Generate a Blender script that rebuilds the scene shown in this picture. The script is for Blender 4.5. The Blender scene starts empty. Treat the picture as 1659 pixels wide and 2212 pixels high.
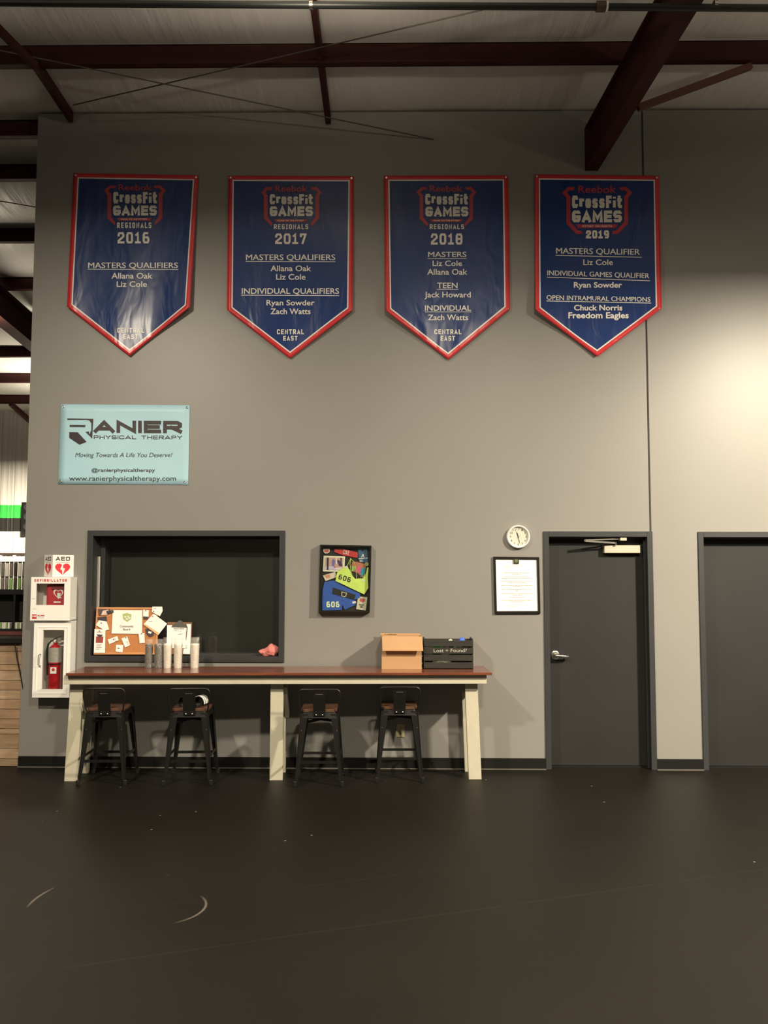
import bpy, bmesh, math, random
from math import sin, cos, pi, radians, sqrt, atan2
from mathutils import Vector, Matrix, Euler

random.seed(7)
scene = bpy.context.scene
COL = scene.collection

# ------------------------------------------------------------------ camera, world, lamps, exposure
CAM_POS = Vector((0.0, -7.65, 1.81))
YAW, PITCH, ROLL = 0.76, 3.9, 0.08
F_PX = 1789.0
CAM_ROT = (Matrix.Rotation(radians(YAW), 3, 'Z') @ Matrix.Rotation(radians(90 + PITCH), 3, 'X')
           @ Matrix.Rotation(radians(ROLL), 3, 'Z'))
cam_data = bpy.data.cameras.new('camera')
cam = bpy.data.objects.new('camera', cam_data)
COL.objects.link(cam)
cam.location = CAM_POS
cam.rotation_euler = CAM_ROT.to_euler()
cam_data.sensor_fit = 'VERTICAL'
cam_data.sensor_height = 24.0
cam_data.lens = F_PX / 2212.0 * 24.0
cam_data.clip_start = 0.05
cam_data.clip_end = 100
scene.camera = cam

world = bpy.data.worlds.new('world')
scene.world = world
world.use_nodes = True
world.node_tree.nodes['Background'].inputs[0].default_value = (1.0, 0.92, 0.80, 1)
world.node_tree.nodes['Background'].inputs[1].default_value = 0.05

WARM = (1.0, 0.87, 0.67)
def lamp(x, y, z, watts, up=0.0, size=0.42, color=WARM):
    d = bpy.data.lights.new('high_bay_and_fill_lamp', 'AREA')
    d.shape = 'DISK'; d.size = size; d.energy = watts; d.color = color; d.spread = radians(176)
    o = bpy.data.objects.new('high_bay_and_fill_lamp', d); COL.objects.link(o)
    o.location = (x, y, z)
    if up:                                   # upward fill disc added to brighten the roof liner
        d2 = bpy.data.lights.new('high_bay_and_fill_lamp', 'AREA')
        d2.shape = 'DISK'; d2.size = size; d2.energy = up; d2.color = color
        o2 = bpy.data.objects.new('high_bay_and_fill_lamp', d2); COL.objects.link(o2)
        o2.location = (x, y, z + 0.1); o2.rotation_euler = (pi, 0, 0)
lamp(5.0, -4.0, 4.75, 1400, up=56)
lamp(-3.4, -5.2, 5.45, 520, up=56)
lamp(1.2, -6.8, 5.5, 430, up=56)
lamp(-0.6, -2.9, 5.35, 0.1, up=42)  # added fill, not a fixture: only its uplight matters, for the liner near the wall
lamp(-6.6, 7.4, 4.3, 900, up=40)
lamp(-5.6, 3.2, 4.9, 60, up=12)

scene.view_settings.view_transform = 'Standard'
scene.view_settings.look = 'None'
scene.view_settings.exposure = 0.0
scene.view_settings.gamma = 1.0
scene.view_settings.use_curve_mapping = False

# ------------------------------------------------------------------ helpers
def P(px, py, y=0.0):
    """point of the vertical plane y = const seen at that place of the photograph"""
    d = CAM_ROT @ Vector(((px - 829.5) / F_PX, -(py - 1106) / F_PX, -1))
    t = (y - CAM_POS.y) / d.y
    return CAM_POS + d * t

def lin(c):
    return tuple(((v / 255) / 12.92 if v / 255 <= 0.04045 else ((v / 255 + 0.055) / 1.055) ** 2.4) for v in c)

MATS = {}
def mat(name, col, rough=0.6, metal=0.0, var=0.06, vscale=6.0, bump=0.0, bscale=60.0, spec=0.5, alpha=1.0,
        trans=0.0, coat=0.0, stretch=None):
    """procedural material: a base colour with a little noise variation and fine relief (col is linear RGB)"""
    if name in MATS: return MATS[name]
    m = bpy.data.materials.new(name); m.use_nodes = True
    nt = m.node_tree; b = nt.nodes['Principled BSDF']
    tc = nt.nodes.new('ShaderNodeTexCoord')
    src = tc.outputs['Object']
    if stretch:
        mp = nt.nodes.new('ShaderNodeMapping'); mp.inputs['Scale'].default_value = stretch
        nt.links.new(src, mp.inputs['Vector']); src = mp.outputs['Vector']
    n = nt.nodes.new('ShaderNodeTexNoise'); n.inputs['Scale'].default_value = vscale
    n.inputs['Detail'].default_value = 4
    nt.links.new(src, n.inputs['Vector'])
    mx = nt.nodes.new('ShaderNodeMix'); mx.data_type = 'RGBA'
    mx.inputs[6].default_value = tuple(max(0, c * (1 - var * 2)) for c in col) + (1,)
    mx.inputs[7].default_value = tuple(min(1, c * (1 + var * 2)) for c in col) + (1,)
    nt.links.new(n.outputs['Fac'], mx.inputs[0])
    nt.links.new(mx.outputs[2], b.inputs['Base Color'])
    b.inputs['Roughness'].default_value = rough
    b.inputs['Metallic'].default_value = metal
    b.inputs['Specular IOR Level'].default_value = spec
    b.inputs['Alpha'].default_value = alpha
    b.inputs['Transmission Weight'].default_value = trans
    b.inputs['Coat Weight'].default_value = coat
    if bump:
        n2 = nt.nodes.new('ShaderNodeTexNoise'); n2.inputs['Scale'].default_value = bscale
        n2.inputs['Detail'].default_value = 3
        nt.links.new(src, n2.inputs['Vector'])
        bp = nt.nodes.new('ShaderNodeBump'); bp.inputs['Strength'].default_value = bump
        bp.inputs['Distance'].default_value = 0.01
        nt.links.new(n2.outputs['Fac'], bp.inputs['Height'])
        nt.links.new(bp.outputs['Normal'], b.inputs['Normal'])
    MATS[name] = m
    return m

class MB:
    def __init__(s): s.v = []; s.f = []; s.mi = []
    def add(s, vs, fs, mi=0):
        n = len(s.v); s.v += [Vector(a) for a in vs]
        for f in fs: s.f.append(tuple(i + n for i in f)); s.mi.append(mi)
        return s
    def box(s, x0, x1, y0, y1, z0, z1, mi=0, M=None):
        vs = [Vector((x, y, z)) for x in (x0, x1) for y in (y0, y1) for z in (z0, z1)]
        if M is not None: vs = [M @ a for a in vs]
        return s.add(vs, [(0, 1, 3, 2), (4, 6, 7, 5), (0, 4, 5, 1), (2, 3, 7, 6), (0, 2, 6, 4), (1, 5, 7, 3)], mi)
    def prism(s, pts, vec, mi=0):
        """closed solid from a planar outline pushed along vec"""
        n = len(pts); pts = [Vector(p) for p in pts]; vec = Vector(vec)
        vs = pts + [p + vec for p in pts]
        fs = [tuple(range(n)), tuple(range(2 * n - 1, n - 1, -1))]
        fs += [(i, i + n, (i + 1) % n + n, (i + 1) % n) for i in range(n)]
        return s.add(vs, fs, mi)
    def bar(s, a, b, w, h, up=(0, 0, 1), mi=0, w2=None, h2=None):
        """straight bar with a rectangular section, may taper"""
        a = Vector(a); b = Vector(b); d = (b - a).normalized(); up = Vector(up)
        x = d.cross(up).normalized(); z = x.cross(d).normalized()
        w2 = w if w2 is None else w2; h2 = h if h2 is None else h2
        vs = []
        for p, ww, hh in ((a, w, h), (b, w2, h2)):
            for i, j in ((-1, -1), (1, -1), (1, 1), (-1, 1)):
                vs.append(p + x * (i * ww / 2) + z * (j * hh / 2))
        return s.add(vs, [(3, 2, 1, 0), (4, 5, 6, 7), (0, 1, 5, 4), (1, 2, 6, 5), (2, 3, 7, 6), (3, 0, 4, 7)], mi)
    def tube(s, pts, r, seg=8, mi=0, cap=True, closed=False):
        pts = [Vector(p) for p in pts]; n = len(pts); rings = []
        rr = r if isinstance(r, (list, tuple)) else [r] * n
        up = None
        for i, p in enumerate(pts):
            if closed: d = (pts[(i + 1) % n] - pts[i - 1]).normalized()
            else: d = (pts[min(i + 1, n - 1)] - pts[max(i - 1, 0)]).normalized()
            if up is None:
                up = Vector((0, 0, 1)) if abs(d.z) < 0.9 else Vector((0, 1, 0))
            x = d.cross(up).normalized(); up = x.cross(d).normalized()
            rings.append([p + (x * cos(2 * pi * k / seg) + up * sin(2 * pi * k / seg)) * rr[i] for k in range(seg)])
        vs = [q for g in rings for q in g]; fs = []
        m = n if closed else n - 1
        for i in range(m):
            a = i * seg; b = ((i + 1) % n) * seg
            for k in range(seg):
                fs.append((a + k, b + k, b + (k + 1) % seg, a + (k + 1) % seg))
        if cap and not closed:
            fs.append(tuple(range(seg - 1, -1, -1))[::-1]); fs.append(tuple((n - 1) * seg + k for k in range(seg - 1, -1, -1)))
        return s.add(vs, fs, mi)
    def lathe(s, prof, c=(0, 0, 0), seg=24, axis='Z', mi=0):
        """profile [(radius, height)] turned about an axis through c"""
        c = Vector(c); vs = []
        for r, h in prof:
            for k in range(seg):
                a = 2 * pi * k / seg
                if axis == 'Z': vs.append(c + Vector((r * cos(a), r * sin(a), h)))
                elif axis == 'Y': vs.append(c + Vector((r * cos(a), h, r * sin(a))))
                else: vs.append(c + Vector((h, r * cos(a), r * sin(a))))
        fs = []
        for i in range(len(prof) - 1):
            for k in range(seg):
                fs.append((i * seg + k, i * seg + (k + 1) % seg, (i + 1) * seg + (k + 1) % seg, (i + 1) * seg + k))
        fs.append(tuple(range(seg - 1, -1, -1))); fs.append(tuple((len(prof) - 1) * seg + k for k in range(seg)))
        return s.add(vs, fs, mi)
    def build(s, name, mats, parent=None, smooth=False, bevel=0.0, angle=40, bseg=1, fix=True):
        me = bpy.data.meshes.new(name)
        me.from_pydata([tuple(a) for a in s.v], [], s.f)
        if not isinstance(mats, (list, tuple)): mats = [mats]
        for m in mats: me.materials.append(m)
        me.polygons.foreach_set('material_index', s.mi)
        if bevel or fix:
            bm = bmesh.new(); bm.from_mesh(me)
            if fix: bmesh.ops.recalc_face_normals(bm, faces=bm.faces)
            if bevel:
                es = [e for e in bm.edges if len(e.link_faces) == 2 and e.calc_face_angle(0) > radians(30)]
                bmesh.ops.bevel(bm, geom=es, offset=bevel, segments=bseg, affect='EDGES', profile=0.6, clamp_overlap=True)
            bm.to_mesh(me); bm.free()
        if smooth:
            me.shade_smooth()
            try: me.set_sharp_from_angle(angle=radians(angle))
            except Exception: pass
        o = bpy.data.objects.new(name, me); COL.objects.link(o)
        if parent is not None:
            o.parent = parent; o.location = -parent.location if parent.get('_w') else (0, 0, 0)
            # world-space geometry under a root that stands elsewhere
            if parent.parent is not None: o.location = (0, 0, 0)
        return o

def thing(name, loc, label=None, cat=None, group=None, kind=None, local=False):
    o = bpy.data.objects.new(name, None); COL.objects.link(o)
    o.location = loc; o.empty_display_size = 0.05
    if not local: o['_w'] = 1
    return tag(o, label, cat, group, kind)

def tag(o, label=None, cat=None, group=None, kind=None):
    if label: o['label'] = label
    if cat: o['category'] = cat
    if group: o['group'] = group
    if kind: o['kind'] = kind
    return o

def copy_tree(o, parent=None):
    c = o.copy(); COL.objects.link(c)
    if parent is not None: c.parent = parent
    for ch in list(o.children): copy_tree(ch, c)
    return c

_tc = {}
def text_geo(txt, bold=0.0, shear=0.0, space=1.0):
    key = (txt, bold, shear, space)
    if key in _tc: return _tc[key]
    cu = bpy.data.curves.new('t', 'FONT'); cu.body = txt; cu.offset = bold; cu.shear = shear
    cu.space_character = space; cu.resolution_u = 3; cu.fill_mode = 'FRONT'
    ob = bpy.data.objects.new('t', cu); COL.objects.link(ob)
    bpy.context.view_layer.update()
    dg = bpy.context.evaluated_depsgraph_get()
    me = ob.evaluated_get(dg).to_mesh()
    vs = [(v.co.x, v.co.y) for v in me.vertices]; fs = [tuple(p.vertices) for p in me.polygons]
    ob.to_mesh_clear()
    bpy.data.objects.remove(ob); bpy.data.curves.remove(cu)
    _tc[key] = (vs, fs)
    return vs, fs

CAP = {}
def put_text(mb, txt, x0, x1, ycap, ybase, mapf, off=0.002, bold=0.02, shear=0.0, slope=0.0, mi=0, cap=None, space=1.0):
    """lettering fitted between x0 and x1, capitals between ycap and ybase, laid on a surface by mapf(x, y, off)"""
    if 'M' in txt and bold > 0:
        d = bold * .45 * abs(ybase - ycap)
        for k in (-1, 0, 1): put_text(mb, txt, x0 + d * (1 + k), x1 - d * (1 - k), ycap, ybase, mapf, off + k * .00004, 0.0, shear, slope, mi, cap, space)
        return
    vs, fs = text_geo(txt, bold, shear, space)
    if not vs: return
    if 'H' not in CAP:
        h, _ = text_geo('H', 0, 0, 1.0); CAP['H'] = max(v[1] for v in h)
    a = min(v[0] for v in vs); b = max(v[0] for v in vs)
    sx = (x1 - x0) / max(b - a, 1e-6); sy = (ybase - ycap) / CAP['H']
    out = []
    for (x, y) in vs:
        X = x0 + (x - a) * sx
        out.append(mapf(X, ybase - y * sy + slope * (X - x0), off))
    mb.add(out, fs, mi)

_c = .17
_S = [[(1, .80), (1, 1 - _c), (1 - _c, 1), (_c, 1), (0, 1 - _c), (0, .5 + _c * .8), (_c, .5), (1 - _c, .5), (1, .5 - _c * .8), (1, _c), (1 - _c, 0), (_c, 0), (0, _c), (0, .20)]]
_O = [[(_c, 0), (1 - _c, 0), (1, _c), (1, 1 - _c), (1 - _c, 1), (_c, 1), (0, 1 - _c), (0, _c), (_c, 0)]]
_C = [(1, .72), (1, 1 - _c), (1 - _c, 1), (_c, 1), (0, 1 - _c), (0, _c), (_c, 0), (1 - _c, 0), (1, _c)]
_six = [(.96, 1), (_c, 1), (0, 1 - _c), (0, _c), (_c, 0), (1 - _c, 0), (1, _c), (1, .55 - _c), (1 - _c, .55), (0, .55)]
def _low(g, h=.70): return [[(x, y * h) for x, y in p] for p in g]
BLOCK = {'O': (1, _O), '0': (1, _O), 'S': (1, _S), 'C': (1, [_C + [(1, .28)]]), 'G': (1, [[(1, .80)] + _C[1:] + [(1, .45), (.5, .45)]]),
    'A': (1.12, [[(0, 0), (.5, 1), (1, 0)], [(.2, .26), (.8, .26)]]), 'M': (1.3, [[(0, 0), (0, 1), (.5, .25), (1, 1), (1, 0)]]), 'N': (1.05, [[(0, 0), (0, 1), (1, 0), (1, 1)]]),
    'E': (.9, [[(1, 1), (0, 1), (0, 0), (1, 0)], [(0, .5), (.9, .5)]]), 'F': (.85, [[(1, 1), (0, 1), (0, 0)], [(0, .5), (.85, .5)]]),
    'R': (1, [[(0, 0), (0, 1), (1 - _c, 1), (1, 1 - _c), (1, .44 + _c), (1 - _c, .44), (0, .44)], [(.45, .44), (1, 0)]]), 'P': (.95, [[(0, 0), (0, 1), (1 - _c, 1), (1, 1 - _c), (1, .42 + _c), (1 - _c, .42), (0, .42)]]),
    'B': (1, [[(0, .5), (0, 1), (1 - _c, 1), (1, 1 - _c), (1, .5 + _c), (1 - _c, .5), (0, .5)], [(1 - _c, .5), (1, .5 - _c), (1, _c), (1 - _c, 0), (0, 0), (0, .5)]]),
    'D': (1, [[(0, 0), (0, 1), (1 - _c, 1), (1, 1 - _c), (1, _c), (1 - _c, 0), (0, 0)]]), 'I': (.5, [[(.5, 0), (.5, 1)], [(0, 0), (1, 0)], [(0, 1), (1, 1)]]), '|': (0, [[(0, 0), (0, 1)]]),
    'L': (.85, [[(0, 1), (0, 0), (1, 0)]]), 'T': (1, [[(.5, 0), (.5, 1)], [(0, 1), (1, 1)]]), 'H': (1, [[(0, 0), (0, 1)], [(1, 0), (1, 1)], [(0, .5), (1, .5)]]), 'Y': (1, [[(0, 1), (.5, .45), (1, 1)], [(.5, .45), (.5, 0)]]),
    'r': (.6, _low([[(0, 0), (0, 1)], [(0, .72), (.35, 1), (1, 1)]])), 'o': (.85, _low(_O)), 's': (.85, _low(_S)), 'i': (0, [[(0, -.1), (0, .66)], [(0, .84), (0, 1.04)]]), 't': (.6, [[(.3, 1), (.3, .12), (.55, 0), (1, 0)], [(0, .70), (1, .70)]]),
    '2': (1, [[(0, .76), (0, 1 - _c), (_c, 1), (1 - _c, 1), (1, 1 - _c), (1, .64), (0, .16), (0, 0), (1, 0)]]), '1': (.8, [[(.1, .82), (.5, 1), (.5, 0)], [(0, 0), (1, 0)]]),
    '6': (1, [_six]), '9': (1, [[(1 - x, 1 - y) for x, y in _six]]), '7': (.95, [[(0, .80), (0, 1), (1, 1), (.38, 0)]]), '8': (1, [_O[0], [(0, .51), (1, .51)]]), ' ': (.55, [])}
def block_text(mb, txt, x0, x1, ycap, ybase, mapf, off=.002, th=.2, slope=0.0, gap=.12, mi=0):
    """squared stencil-like capitals made of mitred strokes; th is the stroke over the cap height"""
    H = abs(ybase - ycap); W = abs(x1 - x0) / H; n = len(txt)
    flex = sum(BLOCK[c][0] for c in txt); k = (W - n * th - (n - 1) * gap) / flex
    sgn = 1 if ybase > ycap else -1; x = 0.0
    for ch in txt:
        w = BLOCK[ch][0] * k
        for ip, pl in enumerate(BLOCK[ch][1]):
            q = [Vector((x + th / 2 + px * w, th / 2 + py * (1 - th))) for px, py in pl]; closed = (q[0] - q[-1]).length < 1e-6 and len(q) > 2
            L = []; R = []
            m = len(q)
            for i in range(m):
                if closed: a = q[i] - q[(i - 1) % (m - 1)] if i else q[0] - q[-2]; b = q[(i + 1) % (m - 1)] - q[i] if i < m - 1 else q[1] - q[0]
                else: a = q[i] - q[i - 1] if i else q[1] - q[0]; b = q[i + 1] - q[i] if i < m - 1 else q[-1] - q[-2]
                a = a.normalized(); b = b.normalized(); t = (a + b); t = t.normalized() if t.length > 1e-6 else a
                nn = Vector((-t.y, t.x)); c = max(.55, nn.dot(Vector((-a.y, a.x)))); o = nn * (th / 2 / c)
                e = Vector((0, 0))
                if not closed and i == 0 and ch not in 'SsCG69ri': e = -a * th / 2
                if not closed and i == m - 1 and ch not in 'SsCi': e = b * th / 2
                L.append(q[i] + o + e); R.append(q[i] - o + e)
            for i in range(m - 1):
                quad = [L[i], R[i], R[i + 1], L[i + 1]]
                mb.add([mapf(x0 + p.x * H, ybase - sgn * p.y * H + slope * p.x * H, off + ip * .00015 + (i % 2) * .00006) for p in quad], [(0, 1, 2, 3)], mi)
        x += w + th + gap

def put_poly(mb, pts, mapf, off=0.002, mi=0, back=None):
    """flat piece; with back it is a solid slab from off=back to off"""
    f = [mapf(x, y, off) for x, y in pts]; n = len(pts)
    if back is None: mb.add(f, [tuple(range(n))], mi)
    else:
        g = [mapf(x, y, back) for x, y in pts]
        fs = [tuple(range(n)), tuple(range(2 * n - 1, n - 1, -1))] + [(i, i + n, (i + 1) % n + n, (i + 1) % n) for i in range(n)]
        mb.add(f + g, fs, mi)

def onY(Y):
    return lambda px, py, off=0.0: P(px, py, Y - off)

def rect(x0, y0, x1, y1): return [(x0, y0), (x1, y0), (x1, y1), (x0, y1)]
def rrect(cx, cy, w, h, ang):
    c, s = cos(radians(ang)), sin(radians(ang))
    return [(cx + a * w / 2 * c - b * h / 2 * s, cy + a * w / 2 * s + b * h / 2 * c) for a, b in ((-1, -1), (1, -1), (1, 1), (-1, 1))]

# ------------------------------------------------------------------ materials
M_wall = mat('wall_paint', (.236, .228, .212), .42, var=.025, vscale=1.3, bump=.03, bscale=90, spec=.60)
M_char = mat('charcoal_enamel', (.033, .035, .037), .42, var=.08, vscale=3, bump=.03, bscale=30)
M_slab = mat('charcoal_door_paint', (.018, .0185, .018), .6, spec=.35, var=.14, vscale=2.2, bump=.04, bscale=20)
M_panel = mat('dark_shutter_paint', (.021, .021, .019), .42, var=.1, vscale=3)
M_base = mat('black_rubber_base', (.0065, .0065, .006), .6, spec=.25)
M_red = mat('oxide_red_steel', (.055, .017, .016), .65, var=.18, vscale=5, spec=.18)
M_white = mat('white_enamel', (.90, .89, .85), .35, var=.01)
M_paper = mat('white_paper', (.90, .89, .86), .6, var=.01)
M_black = mat('black_plastic', (.010, .010, .010), .4)
M_blackmetal = mat('black_powder_coat', (.0085, .008, .0075), .40, metal=.2, var=.15, bump=.08, bscale=150)
M_leg = mat('cream_painted_timber', (.50, .47, .365), .5, var=.06, vscale=7, bump=.1, bscale=30)
M_top = mat('varnished_red_brown_timber', (.16, .048, .026), .22, var=.35, vscale=5, bump=.05, bscale=25, coat=.5, stretch=(.6, 9, 9))
M_seat = mat('dark_elm_seat', (.085, .040, .022), .45, var=.5, vscale=9, stretch=(1, 7, 3))
M_chrome = mat('brushed_steel', (.62, .60, .55), .25, metal=1)
M_card = mat('cardboard', (.46, .27, .13), .75, var=.04, bump=.04, bscale=50)
M_cardin = mat('cardboard_inner', (.33, .19, .09), .8)
M_text_w = mat('white_print', (.80, .78, .72), .5, var=.01)
M_text_k = mat('black_print', (.02, .02, .022), .6)
M_redp = mat('red_print', (.62, .045, .05), .5, var=.03)
M_crate = mat('black_stained_pine', (.020, .018, .014), .6, var=.3, vscale=7, bump=.15, bscale=30, stretch=(1, 6, 6))
M_grey = mat('grey_ink', (.16, .16, .17), .6)
M_glass = None
def glass():
    m = bpy.data.materials.new('clear_glass'); m.use_nodes = True
    nt = m.node_tree; nt.nodes.clear()
    o = nt.nodes.new('ShaderNodeOutputMaterial'); mx = nt.nodes.new('ShaderNodeMixShader')
    t = nt.nodes.new('ShaderNodeBsdfTransparent'); g = nt.nodes.new('ShaderNodeBsdfGlossy')
    lw = nt.nodes.new('ShaderNodeLayerWeight'); pw = nt.nodes.new('ShaderNodeMath'); pw.operation = 'POWER'; pw.inputs[1].default_value = 4
    fr = nt.nodes.new('ShaderNodeMath'); fr.operation = 'MULTIPLY_ADD'; fr.inputs[1].default_value = .55; fr.inputs[2].default_value = .04
    nt.links.new(lw.outputs['Facing'], pw.inputs[0]); nt.links.new(pw.outputs[0], fr.inputs[0])
    g.inputs['Roughness'].default_value = .03; t.inputs['Color'].default_value = (.95, .96, .95, 1)
    nt.links.new(fr.outputs[0], mx.inputs[0]); nt.links.new(t.outputs[0], mx.inputs[1]); nt.links.new(g.outputs[0], mx.inputs[2])
    nt.links.new(mx.outputs[0], o.inputs['Surface'])
    return m
M_glass = glass()

# ------------------------------------------------------------------ floor
def floor_material():
    m = bpy.data.materials.new('black_rubber_matting'); m.use_nodes = True
    nt = m.node_tree; b = nt.nodes['Principled BSDF']; N = nt.nodes.new; L = nt.links.new
    geo = N('ShaderNodeNewGeometry')
    n1 = N('ShaderNodeTexNoise'); n1.inputs['Scale'].default_value = .9; n1.inputs['Detail'].default_value = 6; L(geo.outputs['Position'], n1.inputs['Vector'])
    mx = N('ShaderNodeMix'); mx.data_type = 'RGBA'; L(n1.outputs['Fac'], mx.inputs[0])
    mx.inputs[6].default_value = (.0048, .0040, .0030, 1); mx.inputs[7].default_value = (.0084, .0070, .0052, 1)
    last = mx.outputs[2]
    # chalk crumbs
    vo = N('ShaderNodeTexVoronoi'); vo.inputs['Scale'].default_value = 5.5; L(geo.outputs['Position'], vo.inputs['Vector'])
    lt = N('ShaderNodeMath'); lt.operation = 'LESS_THAN'; lt.inputs[1].default_value = .042; L(vo.outputs['Distance'], lt.inputs[0])
    n3 = N('ShaderNodeTexNoise'); n3.inputs['Scale'].default_value = 1.7; L(geo.outputs['Position'], n3.inputs['Vector'])
    gt = N('ShaderNodeMath'); gt.operation = 'GREATER_THAN'; gt.inputs[1].default_value = .57; L(n3.outputs['Fac'], gt.inputs[0])
    mu = N('ShaderNodeMath'); mu.operation = 'MULTIPLY'; L(lt.outputs[0], mu.inputs[0]); L(gt.outputs[0], mu.inputs[1])
    ms = N('ShaderNodeMath'); ms.operation = 'MULTIPLY'; ms.inputs[1].default_value = .5; L(mu.outputs[0], ms.inputs[0])
    m2 = N('ShaderNodeMix'); m2.data_type = 'RGBA'; L(ms.outputs[0], m2.inputs[0]); L(last, m2.inputs[6]); m2.inputs[7].default_value = (.3, .27, .22, 1)
    last = m2.outputs[2]
    # two curved scuffs left by a dragged object, and a faint straight sweep
    def arc(cx, cy, r, w, half, ang, strength):
        nonlocal last
        mp = N('ShaderNodeMapping'); mp.vector_type = 'POINT'
        mp.inputs['Location'].default_value = (-cx, -cy, 0); L(geo.outputs['Position'], mp.inputs['Vector'])
        ro = N('ShaderNodeMapping'); ro.inputs['Rotation'].default_value = (0, 0, -ang); L(mp.outputs['Vector'], ro.inputs['Vector'])
        sp = N('ShaderNodeSeparateXYZ'); L(ro.outputs['Vector'], sp.inputs[0])
        ln = N('ShaderNodeVectorMath'); ln.operation = 'LENGTH'; L(ro.outputs['Vector'], ln.inputs[0])
        d = N('ShaderNodeMath'); d.operation = 'SUBTRACT'; L(ln.outputs['Value'], d.inputs[0]); d.inputs[1].default_value = r
        ab = N('ShaderNodeMath'); ab.operation = 'ABSOLUTE'; L(d.outputs[0], ab.inputs[0])
        mr = N('ShaderNodeMapRange'); mr.inputs['From Min'].default_value = 0; mr.inputs['From Max'].default_value = w
        mr.inputs['To Min'].default_value = strength; mr.inputs['To Max'].default_value = 0; L(ab.outputs[0], mr.inputs['Value'])
        g = N('ShaderNodeMapRange'); g.inputs['From Min'].default_value = r * cos(half); g.inputs['From Max'].default_value = r
        L(sp.outputs['X'], g.inputs['Value'])
        ml = N('ShaderNodeMath'); ml.operation = 'MULTIPLY'; L(mr.outputs[0], ml.inputs[0]); L(g.outputs[0], ml.inputs[1])
        mm = N('ShaderNodeMix'); mm.data_type = 'RGBA'; L(ml.outputs[0], mm.inputs[0]); L(last, mm.inputs[6]); mm.inputs[7].default_value = (.26, .23, .18, 1)
        last = mm.outputs[2]
    arc(-1.24, -3.10, .225, .010, .95, -.15, .45)
    arc(-1.52, -3.03, .45, .010, .32, 3.02, .45)
    # long faint marks
    for (a, c, w, st) in ((.349, -3.256, .008, .05), (.363, -2.615, .008, .04)):
        sp = N('ShaderNodeSeparateXYZ'); L(geo.outputs['Position'], sp.inputs[0])
        k = N('ShaderNodeMath'); k.operation = 'MULTIPLY'; k.inputs[1].default_value = -a; L(sp.outputs['X'], k.inputs[0])
        s2 = N('ShaderNodeMath'); s2.operation = 'ADD'; L(sp.outputs['Y'], s2.inputs[0]); L(k.outputs[0], s2.inputs[1])
        s3 = N('ShaderNodeMath'); s3.operation = 'SUBTRACT'; s3.inputs[1].default_value = c; L(s2.outputs[0], s3.inputs[0])
        ab = N('ShaderNodeMath'); ab.operation = 'ABSOLUTE'; L(s3.outputs[0], ab.inputs[0])
        mr = N('ShaderNodeMapRange'); mr.inputs['From Max'].default_value = w; mr.inputs['To Min'].default_value = st; mr.inputs['To Max'].default_value = 0; L(ab.outputs[0], mr.inputs['Value'])
        nn = N('ShaderNodeTexNoise'); nn.inputs['Scale'].default_value = 4; L(geo.outputs['Position'], nn.inputs['Vector'])
        ml = N('ShaderNodeMath'); ml.operation = 'MULTIPLY'; L(mr.outputs[0], ml.inputs[0]); L(nn.outputs['Fac'], ml.inputs[1])
        mm = N('ShaderNodeMix'); mm.data_type = 'RGBA'; L(ml.outputs[0], mm.inputs[0]); L(last, mm.inputs[6]); mm.inputs[7].default_value = (.2, .18, .14, 1)
        last = mm.outputs[2]
    L(last, b.inputs['Base Color'])
    mr = N('ShaderNodeMapRange'); mr.inputs['To Min'].default_value = .38; mr.inputs['To Max'].default_value = .58; L(n1.outputs['Fac'], mr.inputs['Value']); L(mr.outputs[0], b.inputs['Roughness'])
    n2 = N('ShaderNodeTexNoise'); n2.inputs['Scale'].default_value = 260; L(geo.outputs['Position'], n2.inputs['Vector'])
    bp = N('ShaderNodeBump'); bp.inputs['Strength'].default_value = .25; bp.inputs['Distance'].default_value = .004
    L(n2.outputs['Fac'], bp.inputs['Height']); L(bp.outputs['Normal'], b.inputs['Normal'])
    b.inputs['Specular IOR Level'].default_value = .20
    return m
fl = MB().box(-12, 9, -11, 10.5, -.12, 0).build('floor', floor_material())
tag(fl, 'black rubber gym floor with pale scuffs and chalk specks', kind='structure')

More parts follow.
